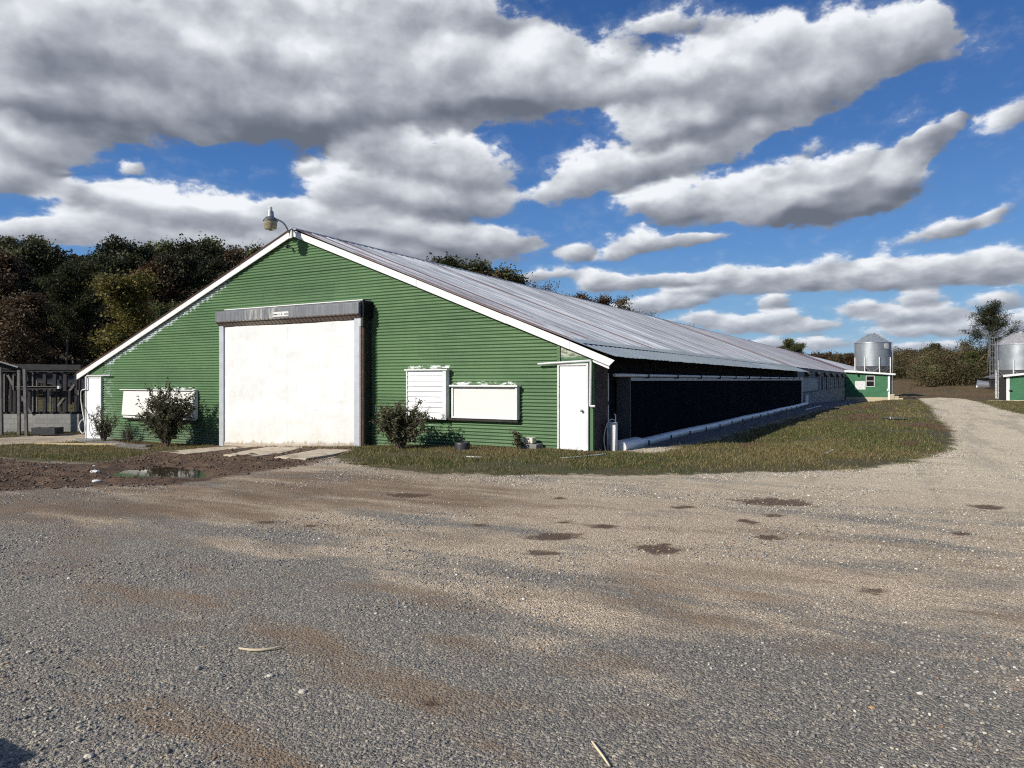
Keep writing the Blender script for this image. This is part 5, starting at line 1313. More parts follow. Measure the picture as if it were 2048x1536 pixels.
# low weathered barn at the right
bxL = 13.2; by0, by1 = 128.0, 168.0
zg0 = float(H0(bxL, by0)); ez = 1.9
lb = thing('barn', 'low old barn of weathered grey boards with a tin roof at far right', 'barn', (bxL, by0, zg0))
MB().box(bxL, bxL + .2, by0, by1, zg0 - .6, ez).build('side_wall', M['greyboards'], lb)
mb = MB(); mb.prism([(bxL + .2, by0, zg0 - .5), (bxL + 11, by0, zg0 - .5), (bxL + 11, by0, ez), (bxL + 5.5, by0, ez + 2.2), (bxL + .2, by0, ez + .1)], (0, .2, 0)); mb.build('gable_wall', M['greyboards'], lb)
mb = MB(); mb.prism([(bxL - .3, by0 - .5, ez + .12), (bxL + 5.5, by0 - .5, ez + 2.35), (bxL + 5.5, by0 - .5, ez + 2.45), (bxL - .3, by0 - .5, ez + .22)], (0, by1 - by0 + 1, 0)); mb.prism([(bxL + 11.8, by0 - .5, ez - .05), (bxL + 5.51, by0 - .5, ez + 2.35), (bxL + 5.51, by0 - .5, ez + 2.45), (bxL + 11.8, by0 - .5, ez + .05)], (0, by1 - by0 + 1, 0)); mb.build('roof', M['shedroof'], lb)
for k in range(7):
    y = by0 + 4 + k * 5.2; MB().box(bxL - .03, bxL - .003, y, y + 1.5, zg0 + 1.2, zg0 + 2.1).build('window', M['black'], lb)
MB().box(bxL - .9, bxL - .02, by0 - 1, by1 + 1, zg0 - .6, zg0 + .25).build('concrete_footing', M['block2'], lb)
fc = thing('fan_cone', 'pale round exhaust fan housing sticking out of the low weathered barn', 'fan', (bxL, by1 - 9, zg0))
mb = MB(); mb.lathe((bxL, by1 - 9, zg0 + 1.25), [(.7, -.0), (.85, -1.2), (1.0, -1.9), (.95, -1.92), (.8, -1.2), (.6, -.3)], 24, 'X'); mb.build('housing', M['galv'], fc, smooth=40)
mb = MB()
for k in range(6):
    a = k * math.pi / 3; mb.bar((bxL - .5, by1 - 9, zg0 + 1.25), (bxL - .55, by1 - 9 + .6 * math.cos(a), zg0 + 1.25 + .6 * math.sin(a)), .18, .02, up=(1, .4, 0))
mb.build('fan_blades', M['dark'], fc)

# ------------------------------------------------------------------ stripped frame building at the left
T0 = 28.0
def fp(px, py, t=T0): return tuple(at_t(px, py, t))
fb = thing('frame_building', 'dismantled shed of bare grey timber studs on a low block wall', 'frame building', fp(80, 868))
rt3 = tuple(RT)
def stud(px, y0, y1, w=.14, t=T0, d=.09, mat='wood', name='stud', lean_=0):
    MB().bar(fp(px, y1, t), fp(px + lean_, y0, t), w, d, up=tuple(FW)).build(name, M[mat], fb)
a = fp(-60, 828); b = fp(163, 827)
mb = MB(); z0_ = fp(0, 880)[2]
pa = Vector((a[0], a[1], 0)); pb = Vector((b[0], b[1], 0)); fwv = Vector((FW[0], FW[1], 0)) * .2
zt_ = fp(80, 828)[2]
mb.prism([(pa.x, pa.y, z0_ - .3), (pb.x, pb.y, z0_ - .3), (pb.x, pb.y, zt_), (pa.x, pa.y, zt_)], tuple(fwv)); mb.build('block_wall', M['block'], fb)
MB().bar(fp(-60, 825.5, T0 + .1), fp(163, 825.5, T0 + .1), .16, .09).build('sill_plate', M['wood'], fb)
MB().bar(fp(-60, 733, T0 - .1), fp(163, 735, T0 - .1), .12, .22).build('top_beam', M['wood'], fb)
MB().bar(fp(-60, 741.5, T0 - .04), fp(163, 742.5, T0 - .04), .16, .07).build('top_plate', M['wood'], fb)
for (px, w) in ((-40, .12), (-22, .12), (2, .13), (13, .10), (30, .11), (46, .10), (69, .11), (90, .12), (110, .12), (131, .13), (153, .11), (160, .06)):
    stud(px, 742, 824, w)
for (px, y0, y1) in ((9, 748, 824), (27, 750, 780), (41.5, 745, 824), (66, 745, 824), (74, 760, 824), (101, 778, 824), (157, 780, 822)):
    stud(px, y0, y1, .05, T0 - .06, .05, 'wood2')
for (px, t) in ((60, 33), (122, 33), (22, 33), (-12, 33)): stud(px, 744, 830, .10, t)
stud(38, 740, 872, .10, T0 - 1.2, .08, 'wood2', 'prop', 0); stud(53, 738, 872, .10, T0 - 1.4, .08, 'wood2', 'prop', -4); stud(2, 735, 876, .14, T0 - 1.4, .1, 'wood2', 'prop', -2)
for (x_0, y_0, x_1, y_1) in ((16, 750, 27, 772), (139, 782, 149, 769), (116, 812, 128, 796), (43, 792, 47, 803), (56, 815, 63, 827)):
    MB().bar(fp(x_0, y_0, T0 - .05), fp(x_1, y_1, T0 - .05), .05, .09).build('brace', M['wood2'], fb)
MB().bar(fp(34, 776.5, T0 - .3), fp(118, 775, T0 - .3), .1, .14).build('rail', M['wood'], fb)
MB().bar(fp(33, 773.4, T0 - .34), fp(119, 772.4, T0 - .34), .12, .03).build('rail', M['wood2'], fb)
MB().bar(fp(116, 774.6, T0 - .45), fp(120, 774.6, T0 - .45), .1, .11).build('rail_end', M['white'], fb)
# back beam and rafters
MB().bar(fp(-60, 742, 33), fp(160, 743, 33), .12, .18).build('back_beam', M['wood'], fb)
for px in (-20, 8, 40, 70, 100, 130): MB().bar(fp(px, 737, T0), fp(px + 4, 740, 33), .06, .14).build('joist', M['wood'], fb)
mb = MB(); mb.add([fp(-70, 704, T0 - .5), fp(0, 722, T0 - .5), fp(36, 733, T0 - .5), fp(30, 735, 33), fp(-70, 722, 33)], [(0, 1, 2, 3, 4)]); o = mb.build('roof_remnant', M['shedroof'], fb); so = o.modifiers.new('s', 'SOLIDIFY'); so.thickness = .05
# open tin roofed shed behind it
s0 = fp(60, 800, 46)
sh = thing('shed', 'dark open shed with a sagging tin roof seen through the bare timber studs', 'shed', s0)
def sp3(px, py, t): return fp(px, py, t)
mb = MB(); mb.add([sp3(54, 746, 44), sp3(168, 753, 44), sp3(172, 776, 41), sp3(96, 766, 41), sp3(54, 760, 41)], [(0, 1, 2, 3, 4)]); o = mb.build('roof', simple('dark_tin', (.040, .040, .048), .6, .2, var=.3, scale=1), sh); so = o.modifiers.new('s', 'SOLIDIFY'); so.thickness = .06
for px in (60, 98, 140, 170):
    MB().bar(sp3(px, 812, 41.4), sp3(px, 766, 41.4), .14, .14, up=tuple(FW)).build('post', M['wood'], sh)

# dark trough by the block wall
c0 = fp(64, 868, 26.6); tr = thing('trough', 'dark rectangular feed trough on the ground before the block wall', 'trough', fp(87, 868, 26.6))
mb = MB(); A = Vector(fp(63, 869, 26.6)); B = Vector(fp(110, 869, 26.6)); h = .26; dv = Vector((FW[0], FW[1], 0)) * .5
A.z = B.z = min(A.z, B.z)
for p, q in ((A, B), (A + dv, B + dv)): mb.bar(p + Vector((0, 0, h / 2)), q + Vector((0, 0, h / 2)), .03, h)
mb.bar(A + Vector((0, 0, h / 2)), A + dv + Vector((0, 0, h / 2)), .03, h); mb.bar(B + Vector((0, 0, h / 2)), B + dv + Vector((0, 0, h / 2)), .03, h); mb.bar(A + dv / 2 + Vector((0, 0, .04)), B + dv / 2 + Vector((0, 0, .04)), .5, .03)
mb.build('tub', M['tyre'], tr, bevel=.01)

# ------------------------------------------------------------------ small things by the wall
c = ongr(925, 903); tb = thing('rubber_tub', 'squat black ribbed rubber tub on the grass right of the middle bush', 'tub', c)
mb = MB(); mb.lathe((c[0], c[1], c[2] - .02), [(.17, 0), (.185, .03), (.178, .05), (.187, .08), (.178, .10), (.187, .13), (.175, .16), (.17, .185), (.15, .19), (.14, .06)], 28); mb.build('tub', M['tyre'], tb, smooth=50)
mb = MB(); mb.tube([(c[0], c[1], c[2] + .05), (c[0] - .01, c[1], c[2] + .25)], .016, 8); mb.build('stem', M['dark'], tb, smooth=50)
c = ongr(1062, 898); vb = thing('floor_vent', 'low dark grey slab against the green wall, under a tan block', 'slab', c)
sx0, sx1 = X_(1046, 14.25), X_(1078, 14.25); zq = Z_(1062, 898, 14.25)
MB().box(sx0, sx1, 14.12, 14.46, zq - .05, zq + .12).build('slab', M['concrete2'], vb, bevel=.015)
bl = MB().box(X_(1048.5, 14.2), X_(1065.5, 14.2), 14.18, 14.38, zq + .135, zq + .262).build('block', M['tan'], None, bevel=.006)
top_origin(bl, (X_(1057, 14.2), 14.28, zq + .135)); tag(bl, 'small tan block lying on the dark slab by the green wall', 'block')

def plank(name, pts, w, h, mat, label, cat='plank', group=None):
    a, b = [Vector(ongr(*p, dz=h / 2)) for p in pts]
    mb = MB(); mb.bar(a, b, w, h); o = mb.build(name, M[mat], None, bevel=.004); top_origin(o, (a + b) / 2 - Vector((0, 0, h / 2))); return tag(o, label, cat, group)
plank('plank', [(74, 892), (236, 893)], .30, .045, 'plank', 'long pale yellow board lying on the left grass')
plank('plank', [(248, 894), (298, 898)], .22, .07, 'wood2', 'short grey weathered board at the right end of the yellow board')
plank('plank', [(934, 916.5), (964, 918)], .05, .02, 'white', 'small white strip lying in the grass right of the rubber tub')
plank('plank', [(1652, 912), (1666, 905)], .05, .02, 'white', 'tiny white strip in the grass right of the barn corner')
plank('plank', [(1612, 820), (1642, 812)], .10, .04, 'trim', 'pale board on the ground past the far end of the fat white pipe')
def stick(px, r, label):
    pts = [Vector(ongr(*p, dz=r + .004)) for p in px]
    mb = MB(); n = len(pts); mb.tube(pts, [r * (.5 + .5 * math.sin(math.pi * (i + .6) / n)) for i in range(n)], 6); o = mb.build('stick', M['stick'], None, smooth=60); top_origin(o, pts[0]); tag(o, label, 'stick')
stick([(478, 1297), (500, 1299), (520, 1299), (545, 1296), (561, 1292)], .009, 'pale dry stick lying flat on the gravel, left of centre')
stick([(1184, 1488), (1194, 1503), (1206, 1520), (1219, 1540)], .006, 'thin pale straw stem at the bottom edge of the photo')
def rock(px, py, r, mat, label, sq=.5, group=None):
    c = ongr(px, py, 0); rr = np.random.default_rng(int(px))
    import bmesh
    bm = bmesh.new(); bmesh.ops.create_icosphere(bm, subdivisions=2, radius=r)
    for v in bm.verts: v.co *= rr.uniform(.8, 1.15); v.co.z *= sq
    me = bpy.data.meshes.new('rock'); bm.to_mesh(me); bm.free(); o = link('rock', me, mat); o.location = (c[0], c[1], c[2] + r * sq * .4); tag(o, label, 'rock', group)
rock(189, 947, .085, M['white'], 'white lump at the left end of the puddle, nearer the green door'); rock(193, 963, .07, M['white'], 'white lump left of the puddle, nearest the viewer', .35); rock(188, 931, .045, M['trim'], 'small pale lump in the mud behind the white ones', .4)
rs_ = simple('orange_stone', (.42, .25, .13), .8); rw_ = simple('pale_stone', (.50, .46, .38), .8)
for (px, py, r, m_, l_) in ((540, 1347, 0.020, rw_, 'pale stone on the heap of blue gravel, lower left'), (605, 1380, 0.022, rw_, 'pinkish pale stone right of the blue gravel heap'), (178, 1508, 0.020, rw_, 'cream stone beside the dark shadow in the bottom left corner'), (58, 1309, 0.018, rw_, 'small cream stone near the left edge of the gravel'),
                            (1744, 1414, 0.015, rs_, 'small orange stone on the gravel at the lower right'), ):
    rock(px, py, r, m_, l_)
# shallow water lying in the far grass
px_, py_ = gp(1795, 841); zq = float(Hfull(np.array([px_]), np.array([py_]))[0]) + .05
mb = MB(); mb.add([(px_ + .55 * math.cos(a) * (1 + .2 * math.sin(3 * a)), py_ + .9 * math.sin(a), zq) for a in np.linspace(0, 6.1, 18)], [tuple(range(18))]); tag(mb.build('puddle', bpy.data.materials['puddle_water']), kind='structure')

# ------------------------------------------------------------------ foliage builders
def leaves_mesh(name, C, size, r, flat=.0, aspect=.6, mat=None):
    n = len(C); u = r.normal(0, 1, (n, 3)); u[:, 2] *= (1 - flat); u /= np.linalg.norm(u, axis=1)[:, None]
    w = np.cross(u, r.normal(0, 1, (n, 3))); w /= np.linalg.norm(w, axis=1)[:, None]
    s_ = (size * r.uniform(.6, 1.3, n))[:, None]
    nrm = np.cross(u, w)
    V = np.stack([C - u * s_, C + w * s_ * aspect + nrm * s_ * .15, C + u * s_, C - w * s_ * aspect + nrm * s_ * .15], 1)
    me = np_mesh(name, V.reshape(-1, 3), np.arange(n * 4).reshape(-1, 4))
    if mat: me.materials.append(mat)
    return me
def skeleton(r, H, trunk_r, base_frac, nlimb, spread, nsub, up=.5, lean_=.03):
    """trunk with limbs and twigs; returns tubes and the points where leaves grow"""
    tubes = []; tips = []
    p = np.zeros(3); pts = [p.copy()]; d = np.array([r.normal(0, lean_), r.normal(0, lean_), 1.0])
    n = 9
    for i in range(n):
        d[:2] += r.normal(0, .05, 2); p = p + d / np.linalg.norm(d) * H * .86 / n; pts.append(p.copy())
    rad = [trunk_r * (1 - .88 * (i / n) ** .9) for i in range(n + 1)]
    tubes.append((pts, rad, 7))
    for k in range(nlimb):
        f = base_frac + (1 - base_frac) * (k + r.random() * .8) / nlimb; f = min(f, .97)
        i = f * n; i0 = int(i); q = pts[i0] + (pts[min(i0 + 1, n)] - pts[i0]) * (i - i0)
        a = k * 2.4 + r.normal(0, .4); L_ = spread * H * (1.0 - .55 * (f - base_frac) / (1 - base_frac)) * r.uniform(.75, 1.2)
        dd = np.array([math.cos(a), math.sin(a), up + r.normal(0, .15) + f * .5]); dd /= np.linalg.norm(dd)
        lp = [q.copy()]; m = 5
        for j in range(m):
            dd = dd + r.normal(0, .12, 3) + np.array([0, 0, .05]); dd /= np.linalg.norm(dd); q = q + dd * L_ / m; lp.append(q.copy())
        r0 = trunk_r * (1 - .85 * f) * .55
        tubes.append((lp, [r0 * (1 - .8 * j / m) for j in range(m + 1)], 5))
        for s_ in range(nsub):
            g = r.uniform(.35, 1.0); j = min(int(g * m), m - 1); q2 = lp[j] + (lp[j + 1] - lp[j]) * (g * m - j if g < 1 else 1)
            d2 = r.normal(0, 1, 3) + dd * .8 + np.array([0, 0, .25]); d2 /= np.linalg.norm(d2); L2 = L_ * r.uniform(.25, .5)
            q3 = q2 + d2 * L2 * .5; d3 = d2 + r.normal(0, .3, 3); d3 /= np.linalg.norm(d3); q4 = q3 + d3 * L2 * .5
            tubes.append(([q2, q3, q4], [r0 * .35, r0 * .22, r0 * .08], 4)); tips.append(q4); tips.append(q3)
        tips.append(lp[-1])
    tips.append(pts[-1])
    return tubes, np.array(tips)
def tubes_mesh(name, tubes, mat):
    mb = MB()
    for pts, rad, n in tubes: mb.tube(pts, list(rad), n, cap=False)
    me = np_mesh_list(name, mb); me.materials.append(mat); return me
def np_mesh_list(name, mb):
    me = np_mesh(name, np.array(mb.v), np.array(mb.f), True); return me
PROTO = {}
def proto_tree(key, seed, H, leafkey, trunk_r=.2, base=.3, nlimb=10, spread=.28, nsub=6, per=70, clr=.55, lsize=.13, bark='bark', up=.5, flat=0):
    r = np.random.default_rng(seed)
    tubes, tips = skeleton(r, H, trunk_r, base, nlimb, spread, nsub, up)
    tm = tubes_mesh('trunk', tubes, M[bark])
    cm = None
    if per:
        cnt = r.poisson(per, len(tips)); C = np.repeat(tips, cnt, 0)
        rad = np.repeat(r.uniform(.6, 1.3, len(tips)) * clr, cnt)
        C = C + r.normal(0, 1, C.shape) * rad[:, None] * np.array([.6, .6, .42])
        C = C[C[:, 2] > H * .08]
        cm = leaves_mesh('crown', C, np.full(len(C), lsize), r, flat=flat, mat=L[leafkey])
    PROTO[key] = (tm, cm, H)
proto_tree('oakA', 1, 14, 'darkgreen', .22, .22, 13, .27, 8, 75, .75, .15)
proto_tree('oakB', 2, 14, 'brown', .20, .20, 13, .26, 8, 55, .75, .14)
proto_tree('russet', 3, 11, 'russet', .15, .20, 12, .27, 8, 55, .65, .13)
proto_tree('yellow', 4, 12, 'yellow', .17, .12, 16, .30, 9, 70, .7, .12)
proto_tree('olive', 5, 12, 'olive', .17, .18, 13, .28, 8, 65, .7, .13)
proto_tree('oakC', 6, 15, 'darkgreen', .25, .30, 12, .30, 7, 60, .8, .15)
proto_tree('thin', 7, 12, 'brown', .14, .25, 12, .24, 9, 16, .6, .12)
proto_tree('bare', 8, 11, 'brown', .15, .2, 20, .30, 22, 2, .5, .09)
def proto_pine(key, seed, H, crownfrac, spread, per=70, leafkey='pine', bark='palebark', lsize=.17, tr=.17):
    r = np.random.default_rng(seed); tubes, tips = skeleton(r, H, tr, 1 - crownfrac, 17, spread, 7, .25, .04)
    tm = tubes_mesh('trunk', tubes, M[bark]); cnt = r.poisson(per, len(tips)); C = np.repeat(tips, cnt, 0) + r.normal(0, 1, (cnt.sum(), 3)) * [.34, .34, .17] * (H / 11)
    PROTO[key] = (tm, leaves_mesh('crown', C, np.full(len(C), lsize), r, aspect=.16, mat=L[leafkey]), H)
proto_pine('pine', 11, 14, .55, .24, 80)
proto_pine('pineR', 12, 17, .48, .30, 40, lsize=.26, bark='bark', tr=.22)

def place_tree(key, x, y, label, cat='tree', group=None, H=None, yaw=None, name='tree', z=None, sxy=1.0):
    tm, cm, h0 = PROTO[key]; s_ = (H or h0) / h0
    z = float(H0(x, y)) - .15 if z is None else z
    t = thing(name, label, cat, (x, y, z), group)
    yaw = random.uniform(0, 6.28) if yaw is None else yaw
    for nm, me in (('trunk', tm), ('crown', cm)):
        if me is None: continue
        o = bpy.data.objects.new(nm, me); COL.objects.link(o); o.parent = t; o.scale = (s_ * sxy, s_ * sxy, s_); o.rotation_euler = (0, 0, yaw)
    return t
KN = {'oakA': 'dark green oak', 'oakB': 'brown leaved oak', 'russet': 'russet red tree', 'yellow': 'yellow green tree', 'olive': 'olive green tree', 'oakC': 'tall dark green oak', 'thin': 'thin brown leaved tree', 'bare': 'bare leafless tree', 'pine': 'pine'}
HILL = 'trees on the wooded hill behind the barn'
def hill_at(px, X, top, key, label, sxy=1.0, name='tree'):
    d = ray(px, 760); t = X / d[0]; y = d[1] * t
    z = float(H0(X, y)); H = CAMZ + (HOR - top) * t / FPX - z
    return place_tree(key, X, y, label, group=HILL, H=H, name=name, sxy=sxy)
# the trees one can single out on the left, front ones first: photo column, distance to the side, height of the top in the photo
HT = [
    (128, -49, 500, 'pine', 'dark pine with a bare pale leaning trunk, left of the green barn', .95, 'pine_tree'),
    (262, -43, 530, 'yellow', 'big yellow green tree, brightest on the hill, left of the barn roof', 1.2, 'tree'),
    (20, -47, 560, 'oakB', 'brown leaved oak at the left edge of the photo behind the timber studs', 1.2, 'tree'),
    (185, -50, 610, 'thin', 'thin brown tree between the pine and the yellow green tree', 1.2, 'tree'),
    (75, -50, 640, 'oakB', 'low brown oak under the pine, behind the timber studs', 1.3, 'tree'),
    (215, -52, 555, 'thin', 'sparse brown tree just left of the yellow green tree', 1.1, 'tree'),
    (335, -50, 600, 'olive', 'olive tree right of the yellow green tree, low against the roof edge', 1.1, 'tree'),
    (15, -56, 452, 'oakC', 'tall open crowned oak at the top left edge of the wooded hill', 1.0, 'tree'),
    (70, -55, 468, 'oakC', 'tall open crowned oak, second from the left edge on the skyline', 1.0, 'tree'),
    (-45, -52, 470, 'oakB', 'brown oak just outside the left edge of the photo', 1.1, 'tree'),
    (150, -64, 505, 'oakA', 'dark oak on the skyline behind the pine', 1.1, 'tree'),
    (165, -58, 540, 'russet', 'russet tree on the hill just right of the pine top', .9, 'tree'),
    (110, -60, 498, 'oakA', 'dark oak on the skyline just right of the two tall open oaks', 1.2, 'tree'),
    (215, -60, 502, 'oakA', 'dark oak in the skyline dip left of the highest oak', 1.1, 'tree'),
    (196, -66, 500, 'oakB', 'brown oak in the low dip of the skyline', 1.2, 'tree'),
    (235, -68, 478, 'oakA', 'dark oak on the skyline above the yellow green tree, left one', .9, 'tree'),
    (290, -66, 462, 'oakC', 'round topped dark oak, highest on the skyline left of the barn lamp', .9, 'tree'),
    (300, -57, 520, 'russet', 'russet tree above the yellow green tree', 1.1, 'tree'),
    (345, -62, 495, 'oakB', 'brown oak on the skyline right of the highest oak', 1.0, 'tree'),
    (385, -66, 473, 'oakA', 'dark green oak on the skyline midway between the highest oak and the lamp', 1.1, 'tree'),
    (375, -55, 560, 'thin', 'thin greyish tree low behind the left roof edge', 1.2, 'tree'),
    (430, -68, 476, 'olive', 'olive oak on the skyline, fourth back from the barn lamp', 1.1, 'tree'),
    (465, -64, 480, 'oakB', 'brown oak on the skyline close to the barn lamp', 1.0, 'tree'),
    (505, -66, 488, 'olive', 'olive brown tree just left of and below the barn lamp', 1.0, 'tree'),
    (420, -55, 540, 'olive', 'olive tree hanging over the upper left roof edge', 1.1, 'tree'),
    (540, -64, 500, 'oakB', 'brown oak hidden behind the barn peak', 1.0, 'tree'),
]
for (px, X, top, key, label, sxy, nm) in HT: hill_at(px, X, top, key, label, sxy, nm)
# deeper rows that fill the slope; nothing in the photo tells these apart by kind
rr = np.random.default_rng(21)
ORD = ['first', 'second', 'third', 'fourth', 'fifth', 'sixth', 'seventh', 'eighth', 'ninth', 'tenth', 'eleventh', 'twelfth', 'thirteenth', 'fourteenth', 'fifteenth']
SHORT = {'oakA': 'dark green oak', 'oakB': 'brown oak', 'thin': 'thin brown tree', 'olive': 'olive tree'}
def skyl(px): return float(np.interp(px, [-60, 0, 95, 112, 225, 250, 330, 400, 520, 620], [455, 455, 468, 496, 494, 474, 468, 474, 488, 500]))
for X, n, lim, where in ((-58, 12, 26, 'middle depth'), (-70, 13, 6, 'upper part'), (-82, 14, 0, 'very back')):
    for k in range(n):
        px = -60 + k * 640 / n + rr.uniform(-14, 14); key = ['oakA', 'oakB', 'thin', 'olive', 'oakB'][rr.integers(0, 5)]
        hill_at(px, X + rr.uniform(-3, 3), skyl(px) + lim + rr.uniform(2, 16), key, '%s in the %s of the wooded hill, %s from the left' % (SHORT[key], where, ORD[k]), 1.0)
for k in range(15):
    px = -70 + k * 40 + rr.uniform(-10, 10); key = ['oakB', 'olive', 'thin'][k % 3]
    hill_at(px, -49 + rr.uniform(-3, 1), 712 + rr.uniform(-40, 20), key, 'low %s along the foot of the wood, %s from the left' % (SHORT[key].replace('oak', 'shrubby tree'), ORD[k]), 1.7)
# tops showing over the long roof
RT_ = [(876, 512, 'oakA', 'small dark tree top over the roof ridge, leftmost right of the peak'), (912, 522, 'oakA', 'dark tree top over the ridge, second right of the peak'), (944, 526, 'oakA', 'broad dark tree top over the ridge, third right of the peak'), (975, 528, 'oakC', 'dark oak top over the ridge, fourth right of the peak'), (1008, 541, 'oakB', 'brown tree top over the ridge, fifth right of the peak'), (958, 522, 'oakB', 'brown topped tree over the ridge between the third and fourth dark tops'), (992, 533, 'olive', 'olive tree top over the ridge just before the sparse brown one'), (1025, 546, 'olive', 'low olive tree top over the ridge under the sparse brown one'), (928, 519, 'olive', 'olive tree top over the ridge between the dark tops'),
       (1045, 552, 'thin', 'sparse brown tree top over the ridge right of the dark ones'), (1078, 556, 'bare', 'bare twiggy tree top over the middle of the ridge, left of two'), (1108, 560, 'bare', 'bare twiggy tree top over the middle of the ridge, right of two'), (1140, 572, 'oakB', 'low brown tree top over the ridge between bare trees and the leafy one'), (1182, 578, 'oakB', 'leafy brown tree top over the ridge, middle of the roof'),
       (1250, 584, 'thin', 'sparse spreading tree top over the ridge, tallest of the last three'), (1290, 614, 'bare', 'bare tree top over the ridge, second from the right end'), (1322, 618, 'bare', 'bare tree top over the ridge, last one before open sky'), (1160, 600, 'bare', 'low bare twigs over the ridge beside the leafy brown top'), (1385, 646, 'bare', 'tiny bare twig top over the ridge, alone toward the right'),
       (560, 505, 'oakB', 'brown tree behind the barn peak'), (640, 520, 'oakA', 'dark tree behind the barn roof'), (730, 530, 'oakA', 'dark oak behind the barn roof'), (800, 520, 'oakB', 'brown oak behind the barn roof')]
for (px, top, key, label) in RT_:
    X = -62; d = ray(px, 760); t = X / d[0]; y = d[1] * t
    z = float(H0(X, y)); H = CAMZ + (HOR - top + 3) * t / FPX - z
    place_tree(key, X, y, label, group=HILL, H=H, sxy=1.15)
# right side
def far_tree(px, t, top, key, label, sxy=1.0, group=None, name='tree'):
    c = at_t(px, 760, t); z = float(H0(c[0], c[1])); return place_tree(key, c[0], c[1], label, group=group, H=CAMZ + (HOR - top) * t / FPX - z, sxy=sxy, name=name)
far_tree(1580, 230, 676, 'olive', 'round topped olive tree rising over the far end of the long roof', 1.35)
far_tree(1600, 236, 684, 'olive', 'lower right shoulder of the round clump over the far roof', 1.1)
far_tree(1558, 236, 684, 'oakB', 'lower left shoulder of the round clump over the far roof', 1.1)
far_tree(1506, 225, 673, 'pine', 'lone dark tip poking over the ridge left of the round clump', .45)
far_tree(1972, 150, 598, 'pineR', 'tall lone pine with an open layered crown at the right', .86, name='pine_tree')
far_tree(1960, 158, 655, 'bare', 'bare tree under the left side of the lone pine', 1.5)
far_tree(1990, 156, 668, 'bare', 'bare tree under the right side of the lone pine', 1.3)
far_tree(2030, 158, 655, 'thin', 'brown twiggy tree right of the lone pine, over the rusty bin', 1.3)
far_tree(1868, 178, 684, 'oakA', 'dark rounded tree in the hedge left of the lone pine', 1.1)
far_tree(1815, 200, 693, 'thin', 'grey brown tree just right of the clean feed bin', 1.3)
far_tree(1905, 175, 698, 'oakB', 'brown tree in the hedge midway between bin and lone pine', 1.3)
far_tree(2060, 150, 650, 'bare', 'bare tree at the right edge of the photo', 1.4)

for (px, t, top, key, lab, sx) in ((1790, 205, 700, 'oakB', 'brown tree hard against the right side of the clean feed bin', 1.2), (1840, 172, 702, 'bare', 'bare tree in the hedge left of its dark rounded tree', 1.6), (1888, 160, 706, 'thin', 'thin brown tree in the hedge right of its dark rounded tree', 1.5),
                                   (1925, 165, 690, 'bare', 'bare tree in the hedge left of the lone pine', 1.5), (1945, 152, 700, 'olive', 'low olive tree at the left foot of the lone pine', 1.3), (2012, 165, 664, 'oakB', 'brown tree between the lone pine and the rusty bin', 1.0), (1855, 185, 694, 'olive', 'olive tree behind the dark rounded tree in the hedge', 1.1)):
    far_tree(px, t, top, key, lab, sx)
def wood_mass(name, label, items, leafkeys, seed, per=150, lsize=.22):
    """a far wood: many crowns in one mesh"""
    r = np.random.default_rng(seed); allC = []
    for (x, y, h, rad) in items:
        z = float(H0(x, y)); n = int(per * h * rad / 12)
        k = max(6, int(h * rad / 2.2)); cc = np.stack([x + r.normal(0, rad * .45, k), y + r.normal(0, rad * .45, k), z + h * (r.random(k) ** .75) * .92], -1)
        i = r.integers(0, k, n); allC.append(cc[i] + r.normal(0, 1, (n, 3)) * [.75, .75, .6])
    C = np.concatenate(allC)
    sel = r.random(len(C)) < .55 if len(leafkeys) > 1 else np.ones(len(C), bool)
    root = thing(name, None, None)
    COL.objects.unlink(root); bpy.data.objects.remove(root)
    me = leaves_mesh(name, C, np.full(len(C), lsize), r)
    mats = [L[k] for k in leafkeys]
    for m_ in mats: me.materials.append(m_)
    cell = np.floor(C[:, 0] / 6) * 7.13 + np.floor(C[:, 1] / 6) * 3.7
    mi = (np.abs(np.sin(cell) * 9973).astype(int) + (r.random(len(C)) < .25)) % len(mats)
    me.polygons.foreach_set('material_index', mi.astype(np.int32))
    o = bpy.data.objects.new(name, me); COL.objects.link(o)
    return tag(o, label, 'wood', kind='stuff')
r_ = np.random.default_rng(31); it = []
for k in range(90):
    px = r_.uniform(1770, 2110); t = r_.uniform(150, 200) if px > 1840 else r_.uniform(185, 225); c = at_t(px, 760, t)
    topy = 702 + r_.uniform(-12, 22) - (14 if px > 1930 else 0); it.append((c[0], c[1], CAMZ + (HOR - topy) * t / FPX - float(H0(c[0], c[1])), r_.uniform(2.5, 4.0)))
for k in range(50):
    px = 1770 + k * 7; t = 146 if px > 1840 else 182; t += r_.uniform(-3, 3); c = at_t(px, 760, t); it.append((c[0], c[1], r_.uniform(2.5, 5.0), 2.6))
wood_mass('woodland', 'dense brown and green thicket along the far edge of the field at the right', it, ['hedge', 'brown', 'olive', 'brown'], 41, 620, .16)
it = []
for k in range(80):
    px = r_.uniform(1500, 1800); t = r_.uniform(300, 350); c = at_t(px, 760, t); topy = 706 + r_.uniform(-5, 8); it.append((c[0], c[1], CAMZ + (HOR - topy) * t / FPX - float(H0(c[0], c[1])), r_.uniform(4, 6)))
for k in range(60):
    px = r_.uniform(1770, 2150); t = r_.uniform(290, 340); c = at_t(px, 760, t); topy = 700 + r_.uniform(-4, 8); it.append((c[0], c[1], CAMZ + (HOR - topy) * t / FPX - float(H0(c[0], c[1])), r_.uniform(4, 6)))
wood_mass('woodland', 'far brown tree line on the horizon beyond the feed bin', it, ['brown', 'olive', 'russet', 'hedge'], 43, 260, .33)

